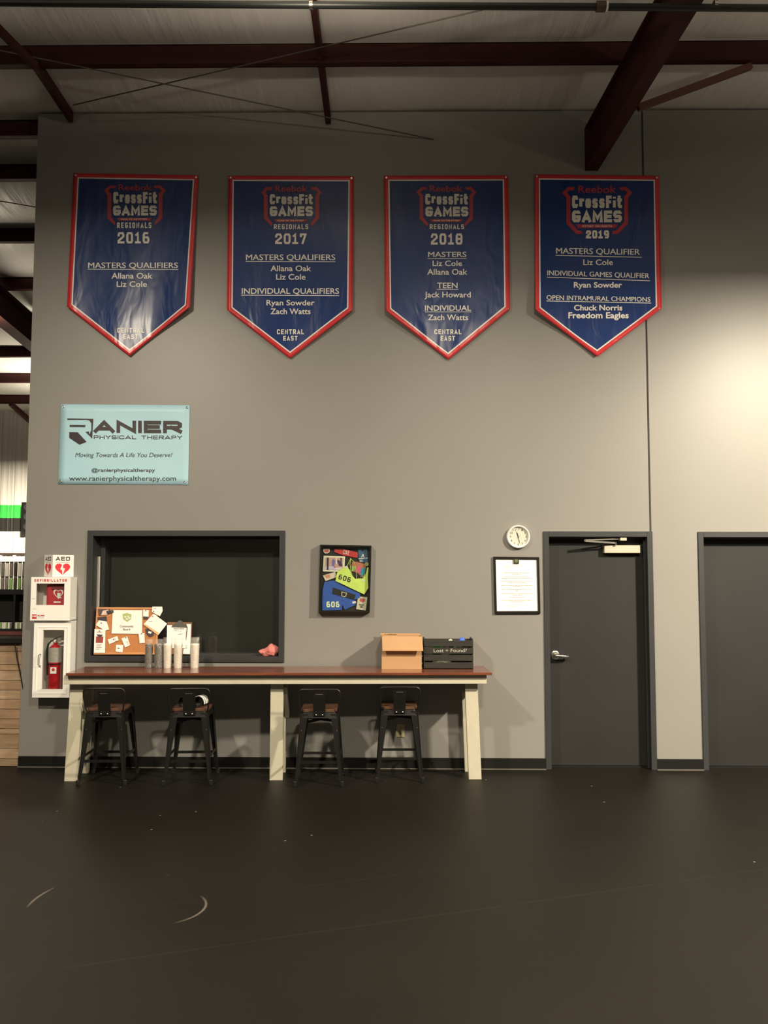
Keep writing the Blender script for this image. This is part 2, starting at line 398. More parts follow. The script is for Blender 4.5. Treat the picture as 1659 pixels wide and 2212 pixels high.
# ------------------------------------------------------------------ grey partition wall with its openings
WT = 0.16
WX0, WX1 = -3.435, 8.0
WIN = (-2.85, -1.015, 0.952, 2.158)      # outer edge of the metal window frame
D1 = (1.366, 2.366, 0.0, 2.153)
D2 = (2.782, 3.80, 0.0, 2.150)
def roof(y): return 6.137 - 0.09196 * y           # middle line of the purlins
def wall_with_holes(x0, x1, z0, z1, y0, y1, holes):
    xs = sorted({x0, x1} | {h[0] for h in holes} | {h[1] for h in holes})
    zs = sorted({z0, z1} | {h[2] for h in holes} | {h[3] for h in holes})
    mb = MB()
    def solid(i, j):
        if not (0 <= i < len(xs) - 1 and 0 <= j < len(zs) - 1): return False
        cx = (xs[i] + xs[i + 1]) / 2; cz = (zs[j] + zs[j + 1]) / 2
        return not any(h[0] < cx < h[1] and h[2] < cz < h[3] for h in holes)
    for i in range(len(xs) - 1):
        for j in range(len(zs) - 1):
            if not solid(i, j): continue
            a, b, c, d = xs[i], xs[i + 1], zs[j], zs[j + 1]
            mb.add([(a, y0, c), (b, y0, c), (b, y0, d), (a, y0, d)], [(0, 1, 2, 3)])
            mb.add([(a, y1, c), (b, y1, c), (b, y1, d), (a, y1, d)], [(3, 2, 1, 0)])
            for (di, dj, q) in ((-1, 0, [(a, y0, c), (a, y0, d), (a, y1, d), (a, y1, c)]),
                                (1, 0, [(b, y0, c), (b, y1, c), (b, y1, d), (b, y0, d)]),
                                (0, -1, [(a, y0, c), (a, y1, c), (b, y1, c), (b, y0, c)]),
                                (0, 1, [(a, y0, d), (b, y0, d), (b, y1, d), (a, y1, d)])):
                if not solid(i + di, j + dj): mb.add(q, [(0, 1, 2, 3)])
    return mb
wb = wall_with_holes(WX0, WX1, 0, 6.17, 0, WT, [WIN, D1, D2])
wall = wb.build('wall_back', M_wall, fix=False)
bm = bmesh.new(); bm.from_mesh(wall.data); bmesh.ops.remove_doubles(bm, verts=bm.verts, dist=1e-4); bmesh.ops.recalc_face_normals(bm, faces=bm.faces); bm.to_mesh(wall.data); bm.free()
tag(wall, 'tall warm grey painted partition wall', kind='structure')
# control joint above the first door
jx = 2.353
j = MB().box(jx - .007, jx + .007, -.004, .0, 2.153, 6.165).build('trim_1', mat('dark_control_joint', (.035, .033, .03), .8))
tag(j, 'thin dark vertical control joint rising from the first door frame', kind='structure')
# base boards
bz = 0.098
segs = [(WX0, D1[0]), (D1[1], D2[0]), (D2[1], WX1)]
for i, (a, b) in enumerate(segs):
    mb = MB().box(a, b, -.012, 0, 0, bz)
    o = mb.build('baseboard_back', M_base, bevel=.003)
    MB().box(a, b, -.024, -.0125, 0, .007).build('floor_edge_bead', mat('dusty_edge_bead', (.13, .12, .10), .7), o)
    tag(o, ['black rubber cove base under the counter', 'black rubber cove base between the two doors', 'black rubber cove base beyond the second door'][i], kind='structure')

# ------------------------------------------------------------------ window_1 (deep pass-through with closed dark panel)
def ring(mb, x0, x1, z0, z1, w, y0, y1, bottom=True, mi=0):
    mb.box(x0, x0 + w, y0, y1, z0, z1, mi); mb.box(x1 - w, x1, y0, y1, z0, z1, mi)
    mb.box(x0 + w, x1 - w, y0, y1, z1 - w, z1, mi)
    if bottom: mb.box(x0 + w, x1 - w, y0, y1, z0, z0 + w, mi)
    return mb
root = thing('window_1', (-1.93, 0, WIN[2]), 'wide window with charcoal metal frame above the counter', kind='structure')
ring(MB(), *WIN, .052, -.014, .12).build('frame', M_char, root, bevel=.002)
ring(MB(), WIN[0] + .03, WIN[1] - .03, WIN[2] + .03, WIN[3] - .03, .035, .12, .30).build('reveal_lining', mat('dark_reveal_paint', (.035, .036, .036), .5), root)
o = MB().box(WIN[0] + .06, WIN[1] - .06, .285, .31, WIN[2] + .06, WIN[3] - .06).build('shutter_panel', M_panel, root)
o = MB().box(WIN[0] + .052, WIN[0] + .075, .118, .135, WIN[2] + .3, WIN[3] - .24).build('light_leak_strip', mat('painted_light_leak', (.5, .48, .42), .5), root); o['label'] = 'pale strip imitating a light leak along the left reveal'  # pale colour stands in for light leaking in at the reveal
o = MB().box(WIN[0] + .056, WIN[0] + .11, .15, .285, WIN[2] + .06, WIN[3] - .07).build('side_track', M_char, root, bevel=.003)
o = MB().box(WIN[0] + .11, WIN[0] + .42, .272, .284, WIN[3] - .17, WIN[3] - .155).build('shadow_line_bar', M_black, root)  # dark bar stands in for a shadow line across the panel
o = MB().box(WIN[0] + .052, WIN[1] - .052, .10, .118, WIN[3] - .075, WIN[3] - .052).build('head_track', M_black, root)
# glass pane low in the frame is the fixed half of a slider
g = MB().box(WIN[0] + .052, WIN[1] - .052, .128, .132, WIN[2] + .052, WIN[3] - .052).build('pane', M_glass, root)

# ------------------------------------------------------------------ doors
def lever(parent, x, z, y):
    c = (x, y, z)
    r = MB().lathe([(0.0, -.012), (.030, -.012), (.040, -.008), (.043, 0), (.043, .0)], c, 32, 'Y').build('handle_rose', M_chrome, parent, smooth=True)
    mb = MB().lathe([(.0, -.060), (.015, -.058), (.017, -.05), (.017, -.01)], c, 20, 'Y')
    pts = [(x, y - .052, z), (x + .03, y - .058, z - .002), (x + .07, y - .055, z - .006), (x + .108, y - .05, z - .010), (x + .112, y - .035, z - .010)]
    mb.tube(pts, [.017, .015, .014, .013, .012], 10)
    l = mb.build('lever_handle', M_chrome, parent, smooth=True); return l
def scuff_slab_mat():
    return M_slab
def door(n, D, lab):
    x0, x1, z0, z1 = D
    root = thing('door_%d' % n, ((x0 + x1) / 2, 0, 0), lab, kind='structure')
    w = .050
    ring(MB(), x0, x1, 0, z1, w, -.014, .155, bottom=False).build('frame', M_char, root, bevel=.002)
    st = MB(); st.box(x0 + w, x0 + w + .014, .06, .105, 0, z1 - w); st.box(x1 - w - .014, x1 - w, .06, .105, 0, z1 - w); st.box(x0 + w, x1 - w, .06, .105, z1 - w - .014, z1 - w)
    st.build('door_stop', M_char, root)
    MB().box(x0 + w + .003, x1 - w - .003, .106, .150, .012, z1 - w - .003).build('door_leaf', M_slab, root, bevel=.002)
    MB().box(x0 + w, x1 - w, .09, .16, 0, .010).build('threshold', M_black, root)
    return root
d1 = door(1, D1, 'charcoal metal door with lever handle and pale overhead closer')
lever(d1, 1.482, 1.012, .106)
# closer
A = P(1305, 1178, .05); B = P(1383, 1195, .05)
cb = MB().box(A.x, B.x, .046, .104, B.z, A.z).build('door_closer', mat('almond_closer_cover', (.50, .46, .37), .45), d1, bevel=.004); cb['label'] = 'almond coloured closer body'
mb = MB()
p0 = P(1330, 1173, .03); p1 = P(1263, 1168.5, -.04); p2 = P(1345, 1164, .03)
mb.bar(p0, p1, .006, .016); mb.bar(p1 + Vector((0, 0, .008)), p2, .006, .012)
mb.tube([p0 + Vector((0, 0, -.02)), p0 + Vector((0, 0, .008))], .010, 10); mb.tube([p1 + Vector((0, 0, -.006)), p1 + Vector((0, 0, .014))], .009, 10)
mb.build('closer_arm', M_chrome, d1)
q0 = P(1338, 1162, .03); q1 = P(1352, 1168, .03)
MB().box(q0.x, q1.x, .0, .06, q1.z, q0.z + .002).build('arm_shoe', MATS['almond_closer_cover'], d1, bevel=.002)
d2 = door(2, D2, 'plain charcoal metal door cut off at the right edge')
lever(d2, 3.70, 1.012, .106)

# rooms behind the partition are closed off
MB().box(WX0 + .02, WX1, 2.6, 2.7, 0, 6.0).build('wall_office', M_wall)['kind'] = 'structure'

# ------------------------------------------------------------------ roof: liner, purlins, rafters
PUR = [-8.4, -7.05, -5.7, -4.95, -3.57, -2.2, -.82, .19, .943, 2.32, 3.70, 5.06, 6.42, 7.83, 9.20, 10.38]
def liner_mat():
    m = bpy.data.materials.new('white_vinyl_roof_liner'); m.use_nodes = True
    nt = m.node_tree; b = nt.nodes['Principled BSDF']; N = nt.nodes.new; L = nt.links.new
    geo = N('ShaderNodeNewGeometry')
    mp = N('ShaderNodeMapping'); mp.inputs['Scale'].default_value = (9, 1.1, 1); mp.inputs['Rotation'].default_value = (0, 0, .25); L(geo.outputs['Position'], mp.inputs['Vector'])
    n = N('ShaderNodeTexNoise'); n.inputs['Scale'].default_value = 1.2; n.inputs['Detail'].default_value = 5; L(mp.outputs['Vector'], n.inputs['Vector'])
    bp = N('ShaderNodeBump'); bp.inputs['Strength'].default_value = .26; bp.inputs['Distance'].default_value = .05; L(n.outputs['Fac'], bp.inputs['Height'])
    L(bp.outputs['Normal'], b.inputs['Normal'])
    mx = N('ShaderNodeMix'); mx.data_type = 'RGBA'; L(n.outputs['Fac'], mx.inputs[0]); mx.inputs[6].default_value = (.72, .70, .67, 1); mx.inputs[7].default_value = (.82, .80, .77, 1)
    L(mx.outputs[2], b.inputs['Base Color']); b.inputs['Roughness'].default_value = .38
    return m
mb = MB(); X0, X1 = -12.0, 9.0; NX = 90
ys = []
for i in range(len(PUR) - 1):
    for k in range(8): ys.append((PUR[i] + (PUR[i + 1] - PUR[i]) * k / 8, k / 8, PUR[i + 1] - PUR[i]))
ys.append((PUR[-1], 0, 1))
vs = []
for (y, t, span) in ys:
    for i in range(NX + 1):
        x = X0 + (X1 - X0) * i / NX
        sag = min(.12, .085 * span) * (sin(pi * t) ** .7 if 0 < t < 1 else 0)
        seam = .012 * abs(sin(pi * x / 1.83)) ** .3
        vs.append((x, y, roof(y) + .105 - sag + seam * sin(pi * t) + .012 * sin(x * 3.1 + y * 1.7) * sin(pi * t)))
fs = [(r * (NX + 1) + i, r * (NX + 1) + i + 1, (r + 1) * (NX + 1) + i + 1, (r + 1) * (NX + 1) + i) for r in range(len(ys) - 1) for i in range(NX)]
mb.add(vs, fs)
ceil = mb.build('ceiling', liner_mat(), smooth=True, angle=60, fix=False)
tag(ceil, 'sloping white insulated roof liner bulging between red purlins', kind='structure')

def zbeam(mb, x0, x1, y, zc, h=.21, fl=.065, t=.008):
    """Z-shaped cold formed purlin"""
    mb.box(x0, x1, y - t / 2, y + t / 2, zc - h / 2, zc + h / 2)
    mb.box(x0, x1, y - fl, y + t / 2, zc - h / 2, zc - h / 2 + t)
    mb.box(x0, x1, y - t / 2, y + fl, zc + h / 2 - t, zc + h / 2)
    return mb
ords = ['first', 'second', 'third', 'fourth', 'fifth', 'sixth', 'seventh', 'eighth']
o = zbeam(MB(), -7.5, 8.8, -.82, roof(-.82)).build('roof_purlin', M_red)
tag(o, 'long dark red steel purlin crossing above the whole grey wall', 'beam')
left = [.19, .943, 2.32, 3.70, 5.06, 6.42, 7.83, 9.20]
for i, y in enumerate(left):
    o = zbeam(MB(), -11.5, WX0 - .01 if y < .3 else 0.5, y, roof(y), .19).build('roof_purlin', M_red)
    tag(o, ['dark red purlin ending at the top left corner of the grey wall',
            'dark red purlin second down beside the upper left wall edge',
            'dark red purlin third down beside the left wall edge, level with banner middles',
            'dark red purlin fourth down beside the left wall edge, level with banner tips',
            'dark red purlin behind the crossing of the deep left rafter',
            'dark red purlin with bolt heads just below the deep left rafter',
            'brighter red purlin second from the far metal wall',
            'red purlin nearest the far corrugated metal wall'][i], 'beam', 'purlins over the bay behind the grey wall')
    if i == 5:
        for dx in (-6.42, -6.42):
            for dz in (-.03, .03):
                MB().lathe([(.0, -.012), (.014, -.012), (.014, 0)], (dx, y - .004, roof(y) + dz), 8, 'Y').build('bolt_head', M_chrome, o)
for y in PUR[:6]:
    if y > -2.3:
        o = zbeam(MB(), -7.5, 8.8, y, roof(y)).build('roof_purlin', M_red); tag(o, 'dark red steel purlin above the camera, out of view', 'beam')

def ibeam(p0, p1, hw0, hw1, fw, name, label, tz=.012):
    """tapered I-section along p0->p1; points are the centre of the bottom flange; hw = web depths"""
    root = thing(name, p0, label, 'beam')
    p0 = Vector(p0); p1 = Vector(p1); d = (p1 - p0); d.z = 0; d.normalize(); s = Vector((d.y, -d.x, 0))
    def slab(half, a0, a1, b0, b1, nm):
        vs = []
        for p, lo, hi in ((p0, a0, a1), (p1, b0, b1)):
            for sx in (-half, half):
                for z in (lo, hi): vs.append(p + s * sx + Vector((0, 0, z)))
        MB().add(vs, [(0, 1, 3, 2), (4, 6, 7, 5), (0, 4, 5, 1), (2, 3, 7, 6), (0, 2, 6, 4), (1, 5, 7, 3)]).build(nm, M_red, root)
    slab(fw / 2, 0, tz, 0, tz, 'bottom_flange')
    slab(.005, tz, hw0, tz, hw1, 'web')
    slab(fw / 2, hw0, hw0 + tz, hw1, hw1 + tz, 'top_flange')
    return root
b0 = P(1279, 366, -.02)
b1 = P(1279, 366, -.02) + Vector((.33, -3.0, 3.0 * .092))
raf = ibeam(b0, b1, .40, .40, .125, 'roof_rafter', 'large dark red tapered rafter running into the wall above the 2019 banner')
e = MB().box(b0.x - .062, b0.x + .062, -.012, -.001, b0.z - .004, b0.z + .41).build('end_plate', M_red, raf)
bp_ = MB().box(2.00, 2.012, -.75, -.60, b0.z + .12, b0.z + .30).build('stiffener', M_red, raf)
raf2 = ibeam((-5.5, .4, 5.52), (-5.5, 10.0, 4.66), .42, .42, .2, 'roof_rafter', 'deep dark rafter running back at the left, seen beside the wall edge')
raf2.children[0]
# braces, struts, rods
a = P(1378, 233, -.83); b = P(1622, 143, -.83)
o = MB().bar(a, b, .05, .05, up=(0, 1, 0)).build('flange_brace', mat('brown_red_steel', (.12, .045, .035), .5), None); tag(o, 'slender red brown angle brace from rafter up to long purlin', 'brace')
for (px, py, w, lab) in ((709, 268, .05, 'thin dark red strut ending at wall top above the second banner'), (153, 264, .045, 'thin dark red strut ending at wall top near its left corner')):
    e0 = P(px, py, -.03); e1 = e0 + Vector((0, -3.2, 3.2 * .092)) if px > 500 else P(70, 140, -.95)
    o = MB().bar(e0 + Vector((0, 0, .05)), e1 + Vector((0, 0, .05)), w, .10).build('roof_strut', M_red); tag(o, lab, 'strut')
o = MB().bar(P(76, 143, -1.05), P(-60, 5, -1.65), .045, .06).build('flange_brace', M_red); tag(o, 'dark red brace crossing the long purlin at the top left corner', 'brace')
rod = mat('dull_steel_rod', (.10, .085, .075), .5, metal=.5)
r0 = P(-60, 96, -1.15); r1 = P(937, 301, -.01)
tag(MB().tube([r0, r1], .0055, 6).build('tie_rod', rod), 'thin steel cable falling from top left to its anchor on the upper wall', 'cable')
r0 = P(158, 227, -.35); r1 = P(1090, 10, -1.65)
tag(MB().tube([r0, r1], .0055, 6).build('tie_rod', rod), 'thin steel cable rising to the right under the roof, past the long purlin', 'cable')
FY_ = 10.38
# left bay lattice near the far wall
for (a, b, w, lab) in ((P(-10, 475, 3.2), P(100, 420, 3.2), .04, None),):
    pass
bx_ = P(58, 890, 9.4).x
tag(MB().bar((bx_ - .25, 9.2, roof(9.2) - .09), (bx_ + .15, FY_ - .04, 4.62), .08, .08).build('flange_brace', M_red), 'short red diagonal brace high by the far metal wall', 'brace')
tag(MB().bar(P(-20, 540, 4.2), P(40, 528, 3.75), .05, .05).build('flange_brace', M_red), 'small dark brace under the third purlin at the left frame edge', 'brace')
tag(MB().tube([P(-60, 424, 1.25), P(86, 449, 1.0)], .006, 6).build('tie_rod', rod), 'thin cable sagging beside the upper left wall edge', 'cable')
# conduit pipe along the top
pipe = thing('conduit_pipe', P(830, 13, -2.15), 'dark pipe running along the top edge of view beneath the rafter', 'pipe')
pm = mat('dark_galvanised_pipe', (.035, .038, .036), .45, metal=.6)
pl, pr = P(-80, 6, -2.15), P(1740, 18, -2.15)
MB().tube([pl, pr], .024, 12).build('pipe_run', pm, pipe, smooth=True)
MB().tube([pl + Vector((0, .05, .04)), pr + Vector((0, .05, .04))], .013, 10).build('pipe_run', pm, pipe, smooth=True)
c0 = P(1288, 14, -2.15); c1 = P(1308, 14, -2.15)
MB().tube([c0, c1], .036, 14).build('coupling', mat('rusty_coupling', (.09, .05, .035), .6), pipe, smooth=True)
MB().tube([c1, c1 + Vector((.014, 0, 0))], .034, 14).build('coupling_ring', MATS['white_enamel'], pipe, smooth=True)
for px in (672, 1545):
    h = P(px, 11, -2.15)
    m = MB().tube([h + Vector((-.012, 0, 0)), h + Vector((.012, 0, 0))], .031, 14); m.tube([h + Vector((0, 0, .02)), Vector((h.x, h.y, roof(h.y) + .1))], .005, 6)
    m.build('pipe_hanger', M_chrome, pipe, smooth=True)

# ------------------------------------------------------------------ far bay at the left: corrugated wall, desk, shelves
FY = 10.38
def stripe_mat():
    m = bpy.data.materials.new('white_metal_cladding_with_stripes'); m.use_nodes = True
    nt = m.node_tree; b = nt.nodes['Principled BSDF']; N = nt.nodes.new; L = nt.links.new
    geo = N('ShaderNodeNewGeometry'); sp = N('ShaderNodeSeparateXYZ'); L(geo.outputs['Position'], sp.inputs[0])
    z1 = P(20, 1091, FY).z; z2 = P(20, 1119, FY).z; z3 = P(20, 1148, FY).z
    cur = None; prev = (.80, .77, .72, 1)
    for z, c in ((z1, (.06, .62, .10, 1)), (z2, (.03, .028, .025, 1)), (z3, (.80, .77, .72, 1))):
        lt = N('ShaderNodeMath'); lt.operation = 'LESS_THAN'; lt.inputs[1].default_value = z; L(sp.outputs['Z'], lt.inputs[0])
        mx = N('ShaderNodeMix'); mx.data_type = 'RGBA'; L(lt.outputs[0], mx.inputs[0])
        if cur is None: mx.inputs[6].default_value = prev
        else: L(cur, mx.inputs[6])
        mx.inputs[7].default_value = c; cur = mx.outputs[2]
    L(cur, b.inputs['Base Color']); b.inputs['Roughness'].default_value = .5
    return m
sm = stripe_mat()
far = thing('wall_far', (-6, FY, 0), 'far white ribbed metal wall with green and black stripe', kind='structure')
prof = []
for k in range(3):
    c = k * .305 + .10
    prof += [(c - .05, 0), (c - .026, .034), (c + .026, .034), (c + .05, 0), (c + .10, 0), (c + .11, .006), (c + .13, .006), (c + .14, 0), (c + .19, 0), (c + .20, .006), (c + .22, .006), (c + .23, 0)]
def cladding():
    m = MB(); top = roof(FY) + .1; v = []
    pp = [(0, 0)] + prof + [(.914, 0)]
    for (x, dd) in pp: v += [(x, -dd, 0), (x, -dd, top)]
    m.add(v, [(2 * i, 2 * i + 2, 2 * i + 3, 2 * i + 1) for i in range(len(pp) - 1)])
    v2 = [(0, .01, 0), (.914, .01, 0), (.914, .01, top), (0, .01, top)]
    m.add(v2, [(3, 2, 1, 0)])
    return m
x_start = P(41, 900, FY).x - .10 - .305 - .914 * 6
base_panel = None
for k in range(13):
    if base_panel is None:
        base_panel = cladding().build('cladding_panel', sm, None, fix=False); base_panel.parent = far; o = base_panel
    else:
        o = base_panel.copy(); COL.objects.link(o)
    o.location = (x_start + k * .914 + 6, 0, 0)
# side walls that close the bay
MB().box(-12.1, -12, -11, 10.6, 0, 6.3).build('wall_left', mat('dim_wall_paint', (.07, .065, .06), .7))['kind'] = 'structure'
MB().box(8.0, 8.1, -11, 10.6, 0, 6.6).build('wall_right', mat('dim_wall_paint', (.07, .065, .06), .7))['kind'] = 'structure'
MB().box(-12, 9, -11.1, -11, 0, 7.1).build('wall_front', mat('dim_wall_paint', (.07, .065, .06), .7))['kind'] = 'structure'
zz = P(20, 1196, FY).z
o = MB().box(-11.9, -2, FY - .06, FY - .036, zz - .014, zz + .014).build('wall_rail', mat('brown_rail', (.10, .06, .055), .6), far)
s0 = P(47, 1085, FY - .2); s1 = P(60, 1148, FY - .2)
spk = thing('wall_speaker', ((s0.x + s1.x) / 2 + .05, FY - .2, s1.z), 'tall black wall speaker at the end of the green stripe', 'speaker')
MB().box(s0.x, s1.x + .12, FY - .22, FY - .036, s1.z, s0.z).build('cabinet', M_black, spk, bevel=.01)
for i in range(3):
    zc = s1.z + (s0.z - s1.z) * (i + .5) / 3
    MB().lathe([(.0, -.004), (.05, -.01), (.075, -.012), (.08, 0)], ((s0.x + s1.x) / 2 + .06, FY - .22, zc), 16, 'Y').build('driver', mat('grey_cone', (.018, .017, .016), .7), spk, smooth=True)

# reception desk faced with planks
DZ = P(10, 1389, .02).z
desk = thing('reception_desk', (-4.4, .3, 0), 'reception desk clad in reclaimed planks with a black top, left of the wall', 'desk')
DX0, DX1 = -6.4, WX0 - .005
MB().box(DX0, DX1, .045, .62, 0, DZ).build('carcass', M_black, desk)
woods = [mat('plank_%s' % n, c, .65, var=.22, vscale=6, bump=.12, bscale=30, stretch=(1, 5, 7)) for n, c in
         (('tan', (.30, .205, .125)), ('honey', (.33, .215, .13)), ('umber', (.23, .155, .10)), ('sand', (.36, .25, .16)))]
edges = [1661, 1640, 1617, 1588, 1575, 1553, 1532, 1511, 1491, 1470, 1449, 1437, 1407, 1390]
edges = [1661, 1639, 1617, 1586, 1574, 1553, 1532, 1511, 1491, 1470, 1449, 1436, 1407, 1390]
for i in range(len(edges) - 1):
    za = max(0.0, P(10, edges[i], .02).z); zb = P(10, edges[i + 1], .02).z
    cuts = [DX0, DX0 + .9 + random.random() * 1.2, DX1]
    for a, b in zip(cuts[:-1], cuts[1:]):
        if b - a < .03: continue
        MB().box(a + .0015, b - .0015, .015 + random.random() * .006, .045, za + .002, zb - .002).build('plank', random.choice(woods), desk, bevel=.0015)
MB().box(DX0 - .02, DX1, -.02, .66, DZ, DZ + .045).build('desk_top', M_black, desk, bevel=.004)
tag(MB().tube([P(32, 1391, -.03), P(37, 1424, -.01), P(46, 1468, -.01), P(50, 1490, 0.005)], .005, 8).build('power_cord', M_black), 'black cord hanging diagonally across the desk planks', 'cord')
# display shelf standing on the desk
SY = .35; zt = DZ + .0465
z_top = P(20, 1273, SY).z
sh = thing('display_shelf', (-4.3, SY + .1, zt), 'black display shelf standing on the reception desk', 'shelf')
SX0 = -6.0
MB().box(SX0, DX1, SY + .22, SY + .24, zt, z_top).build('back_panel', M_black, sh)
for nm, za, zb in (('shelf_board', z_top - .05, z_top), ('shelf_board', P(20, 1366, SY).z, P(20, 1358.5, SY).z), ('plinth', zt, zt + .012)):
    MB().box(SX0, DX1, SY, SY + .22, za, zb).build(nm, M_black, sh)
for x in (SX0, -4.6, DX1 - .02, P(27, 1340, SY).x):
    MB().box(x, x + .02, SY + .005, SY + .22, zt, z_top - .05).build('upright', M_black, sh)
MB().box(SX0, DX1, SY - .01, SY, zt + .002, zt + .036).build('price_rail', mat('maroon_rail', (.12, .035, .03), .5), sh)
MB().box(SX0, DX1, SY + .1, SY + .21, P(20, 1343, SY).z, z_top - .05).build('shelf_drawer', M_black, sh)
# slim bottles, two tiers
bcol = [mat('bottle_grey', (.19, .17, .15), .3, var=.2), mat('bottle_white', (.75, .72, .66), .3), mat('bottle_green', (.22, .38, .13), .3), mat('bottle_dark', (.05, .045, .04), .3)]
h1 = P(20, 1245, SY + .05).z - z_top; h2 = P(20, 1213, SY + .05).z - z_top - h1
def bottle(h, body, cap):
    r = thing('slim_bottle', (0, 0, 0), local=True)
    MB().lathe([(.0, 0), (.0165, 0), (.0175, .004), (.0175, h * .82), (.0155, h * .87), (.0155, h * .9)], seg=14).build('body', body, r, smooth=True)
    MB().lathe([(.0, h * .9), (.0168, h * .9), (.0168, h), (.0, h)], seg=14).build('cap', cap, r, smooth=True)
    return r
for tier, (zb, h) in enumerate(((z_top, h1), (z_top + h1, h2))):
    kinds = [0, 1, 3, 1, 0, 0, 1, 3, 0, 1, 3, 0, 2]
    protos = {}
    for k in range(8):
        kd = kinds[(k + tier * 2) % len(kinds)] if tier == 0 else [0, 1, 3, 0, 1, 0][k % 6]
        if tier == 1 and kd == 2: kd = 0
        x = P(52 - k * 9.2, 1240, SY + .05).x
        if kd not in protos: protos[kd] = r = bottle(h, bcol[kd] if not (tier == 0 and kd == 1) else bcol[2], bcol[3] if kd != 3 else bcol[0])
        else: r = copy_tree(protos[kd])
        r.location = (x, SY + .05, zb)
        cn = ['grey', 'green' if tier == 0 else 'white', 'green', 'dark'][kd]
        tag(r, '%s slim bottle in the %s row on the black shelf, %s from the wall edge' % (cn, 'lower' if tier == 0 else 'upper', ords[k]), 'bottle', '%s slim bottles, %s row' % (cn, 'lower' if tier == 0 else 'upper'))
# small packs on the lower shelf
pz0 = P(20, 1358.5, SY).z; pz1 = P(20, 1345, SY).z
pack = None; npk = -1
for k in range(12):
    px = 46 - k * 4.2
    if 22 < px < 32: continue
    npk += 1
    x = P(px, 1350, SY + .03).x
    if pack is None:
        pack = MB().box(-.008, .008, -.03, .03, 0, pz1 - pz0).build('snack_pack', [bcol[1], bcol[2]], bevel=.002)
        pack.data.polygons[0].material_index = 1; o = pack
    else: o = pack.copy(); COL.objects.link(o)
    if k % 3 == 1:
        o.data = o.data.copy(); o.data.materials.clear(); o.data.materials.append(bcol[2])
    o.location = (x, SY + .04, pz0); tag(o, 'narrow pale %s packet on the lower black shelf, %s from the wall edge' % ('green' if k % 3 == 1 else 'white', (ords + ['ninth', 'tenth', 'eleventh', 'twelfth'])[npk]), 'packet', '%s packets on the lower shelf' % ('green' if k % 3 == 1 else 'white'))

# ------------------------------------------------------------------ pennant banners
def banner_mat():
    m = bpy.data.materials.new('printed_vinyl_pennant'); m.use_nodes = True
    nt = m.node_tree; b = nt.nodes['Principled BSDF']; N = nt.nodes.new; L = nt.links.new
    a = N('ShaderNodeAttribute'); a.attribute_name = 'edge_a'; c = N('ShaderNodeAttribute'); c.attribute_name = 'edge_b'
    sa = N('ShaderNodeSeparateXYZ'); sb = N('ShaderNodeSeparateXYZ'); L(a.outputs['Vector'], sa.inputs[0]); L(c.outputs['Vector'], sb.inputs[0])
    outs = [sa.outputs[0], sa.outputs[1], sa.outputs[2], sb.outputs[0], sb.outputs[1]]
    cur = outs[0]
    for o in outs[1:]:
        mn = N('ShaderNodeMath'); mn.operation = 'MINIMUM'; L(cur, mn.inputs[0]); L(o, mn.inputs[1]); cur = mn.outputs[0]
    def step(th, lowcol, hi):
        lt = N('ShaderNodeMath'); lt.operation = 'LESS_THAN'; lt.inputs[1].default_value = th; L(cur, lt.inputs[0])
        mx = N('ShaderNodeMix'); mx.data_type = 'RGBA'; L(lt.outputs[0], mx.inputs[0])
        if isinstance(hi, tuple): mx.inputs[6].default_value = hi
        else: L(hi, mx.inputs[6])
        mx.inputs[7].default_value = lowcol; return mx.outputs[2]
    c1 = step(.052, (.88, .86, .82, 1), (.012, .040, .175, 1))
    c2 = step(.040, (.68, .04, .05, 1), c1)
    L(c2, b.inputs['Base Color']); b.inputs['Roughness'].default_value = .26; b.inputs['Specular IOR Level'].default_value = .38
    geo = N('ShaderNodeNewGeometry')
    mp = N('ShaderNodeMapping'); mp.inputs['Scale'].default_value = (2.4, 1, .9); mp.inputs['Rotation'].default_value = (0, .45, 0); L(geo.outputs['Position'], mp.inputs['Vector'])
    n = N('ShaderNodeTexNoise'); n.inputs['Scale'].default_value = 2.4; n.inputs['Detail'].default_value = 2.5; n.inputs['Distortion'].default_value = .6; L(mp.outputs['Vector'], n.inputs['Vector'])
    bp = N('ShaderNodeBump'); bp.inputs['Strength'].default_value = .30; bp.inputs['Distance'].default_value = .03; L(n.outputs['Fac'], bp.inputs['Height']); L(bp.outputs['Normal'], b.inputs['Normal'])
    return m
BM = banner_mat()
M_bt = mat('pennant_white_print', (.88, .85, .78), .35, var=.01)
M_br = mat('pennant_red_print', (.48, .035, .05), .35, var=.03)
def line_dist(p, a, b):
    d = (b - a); n = Vector((-d.y, d.x)).normalized(); return abs((p - a).dot(n))
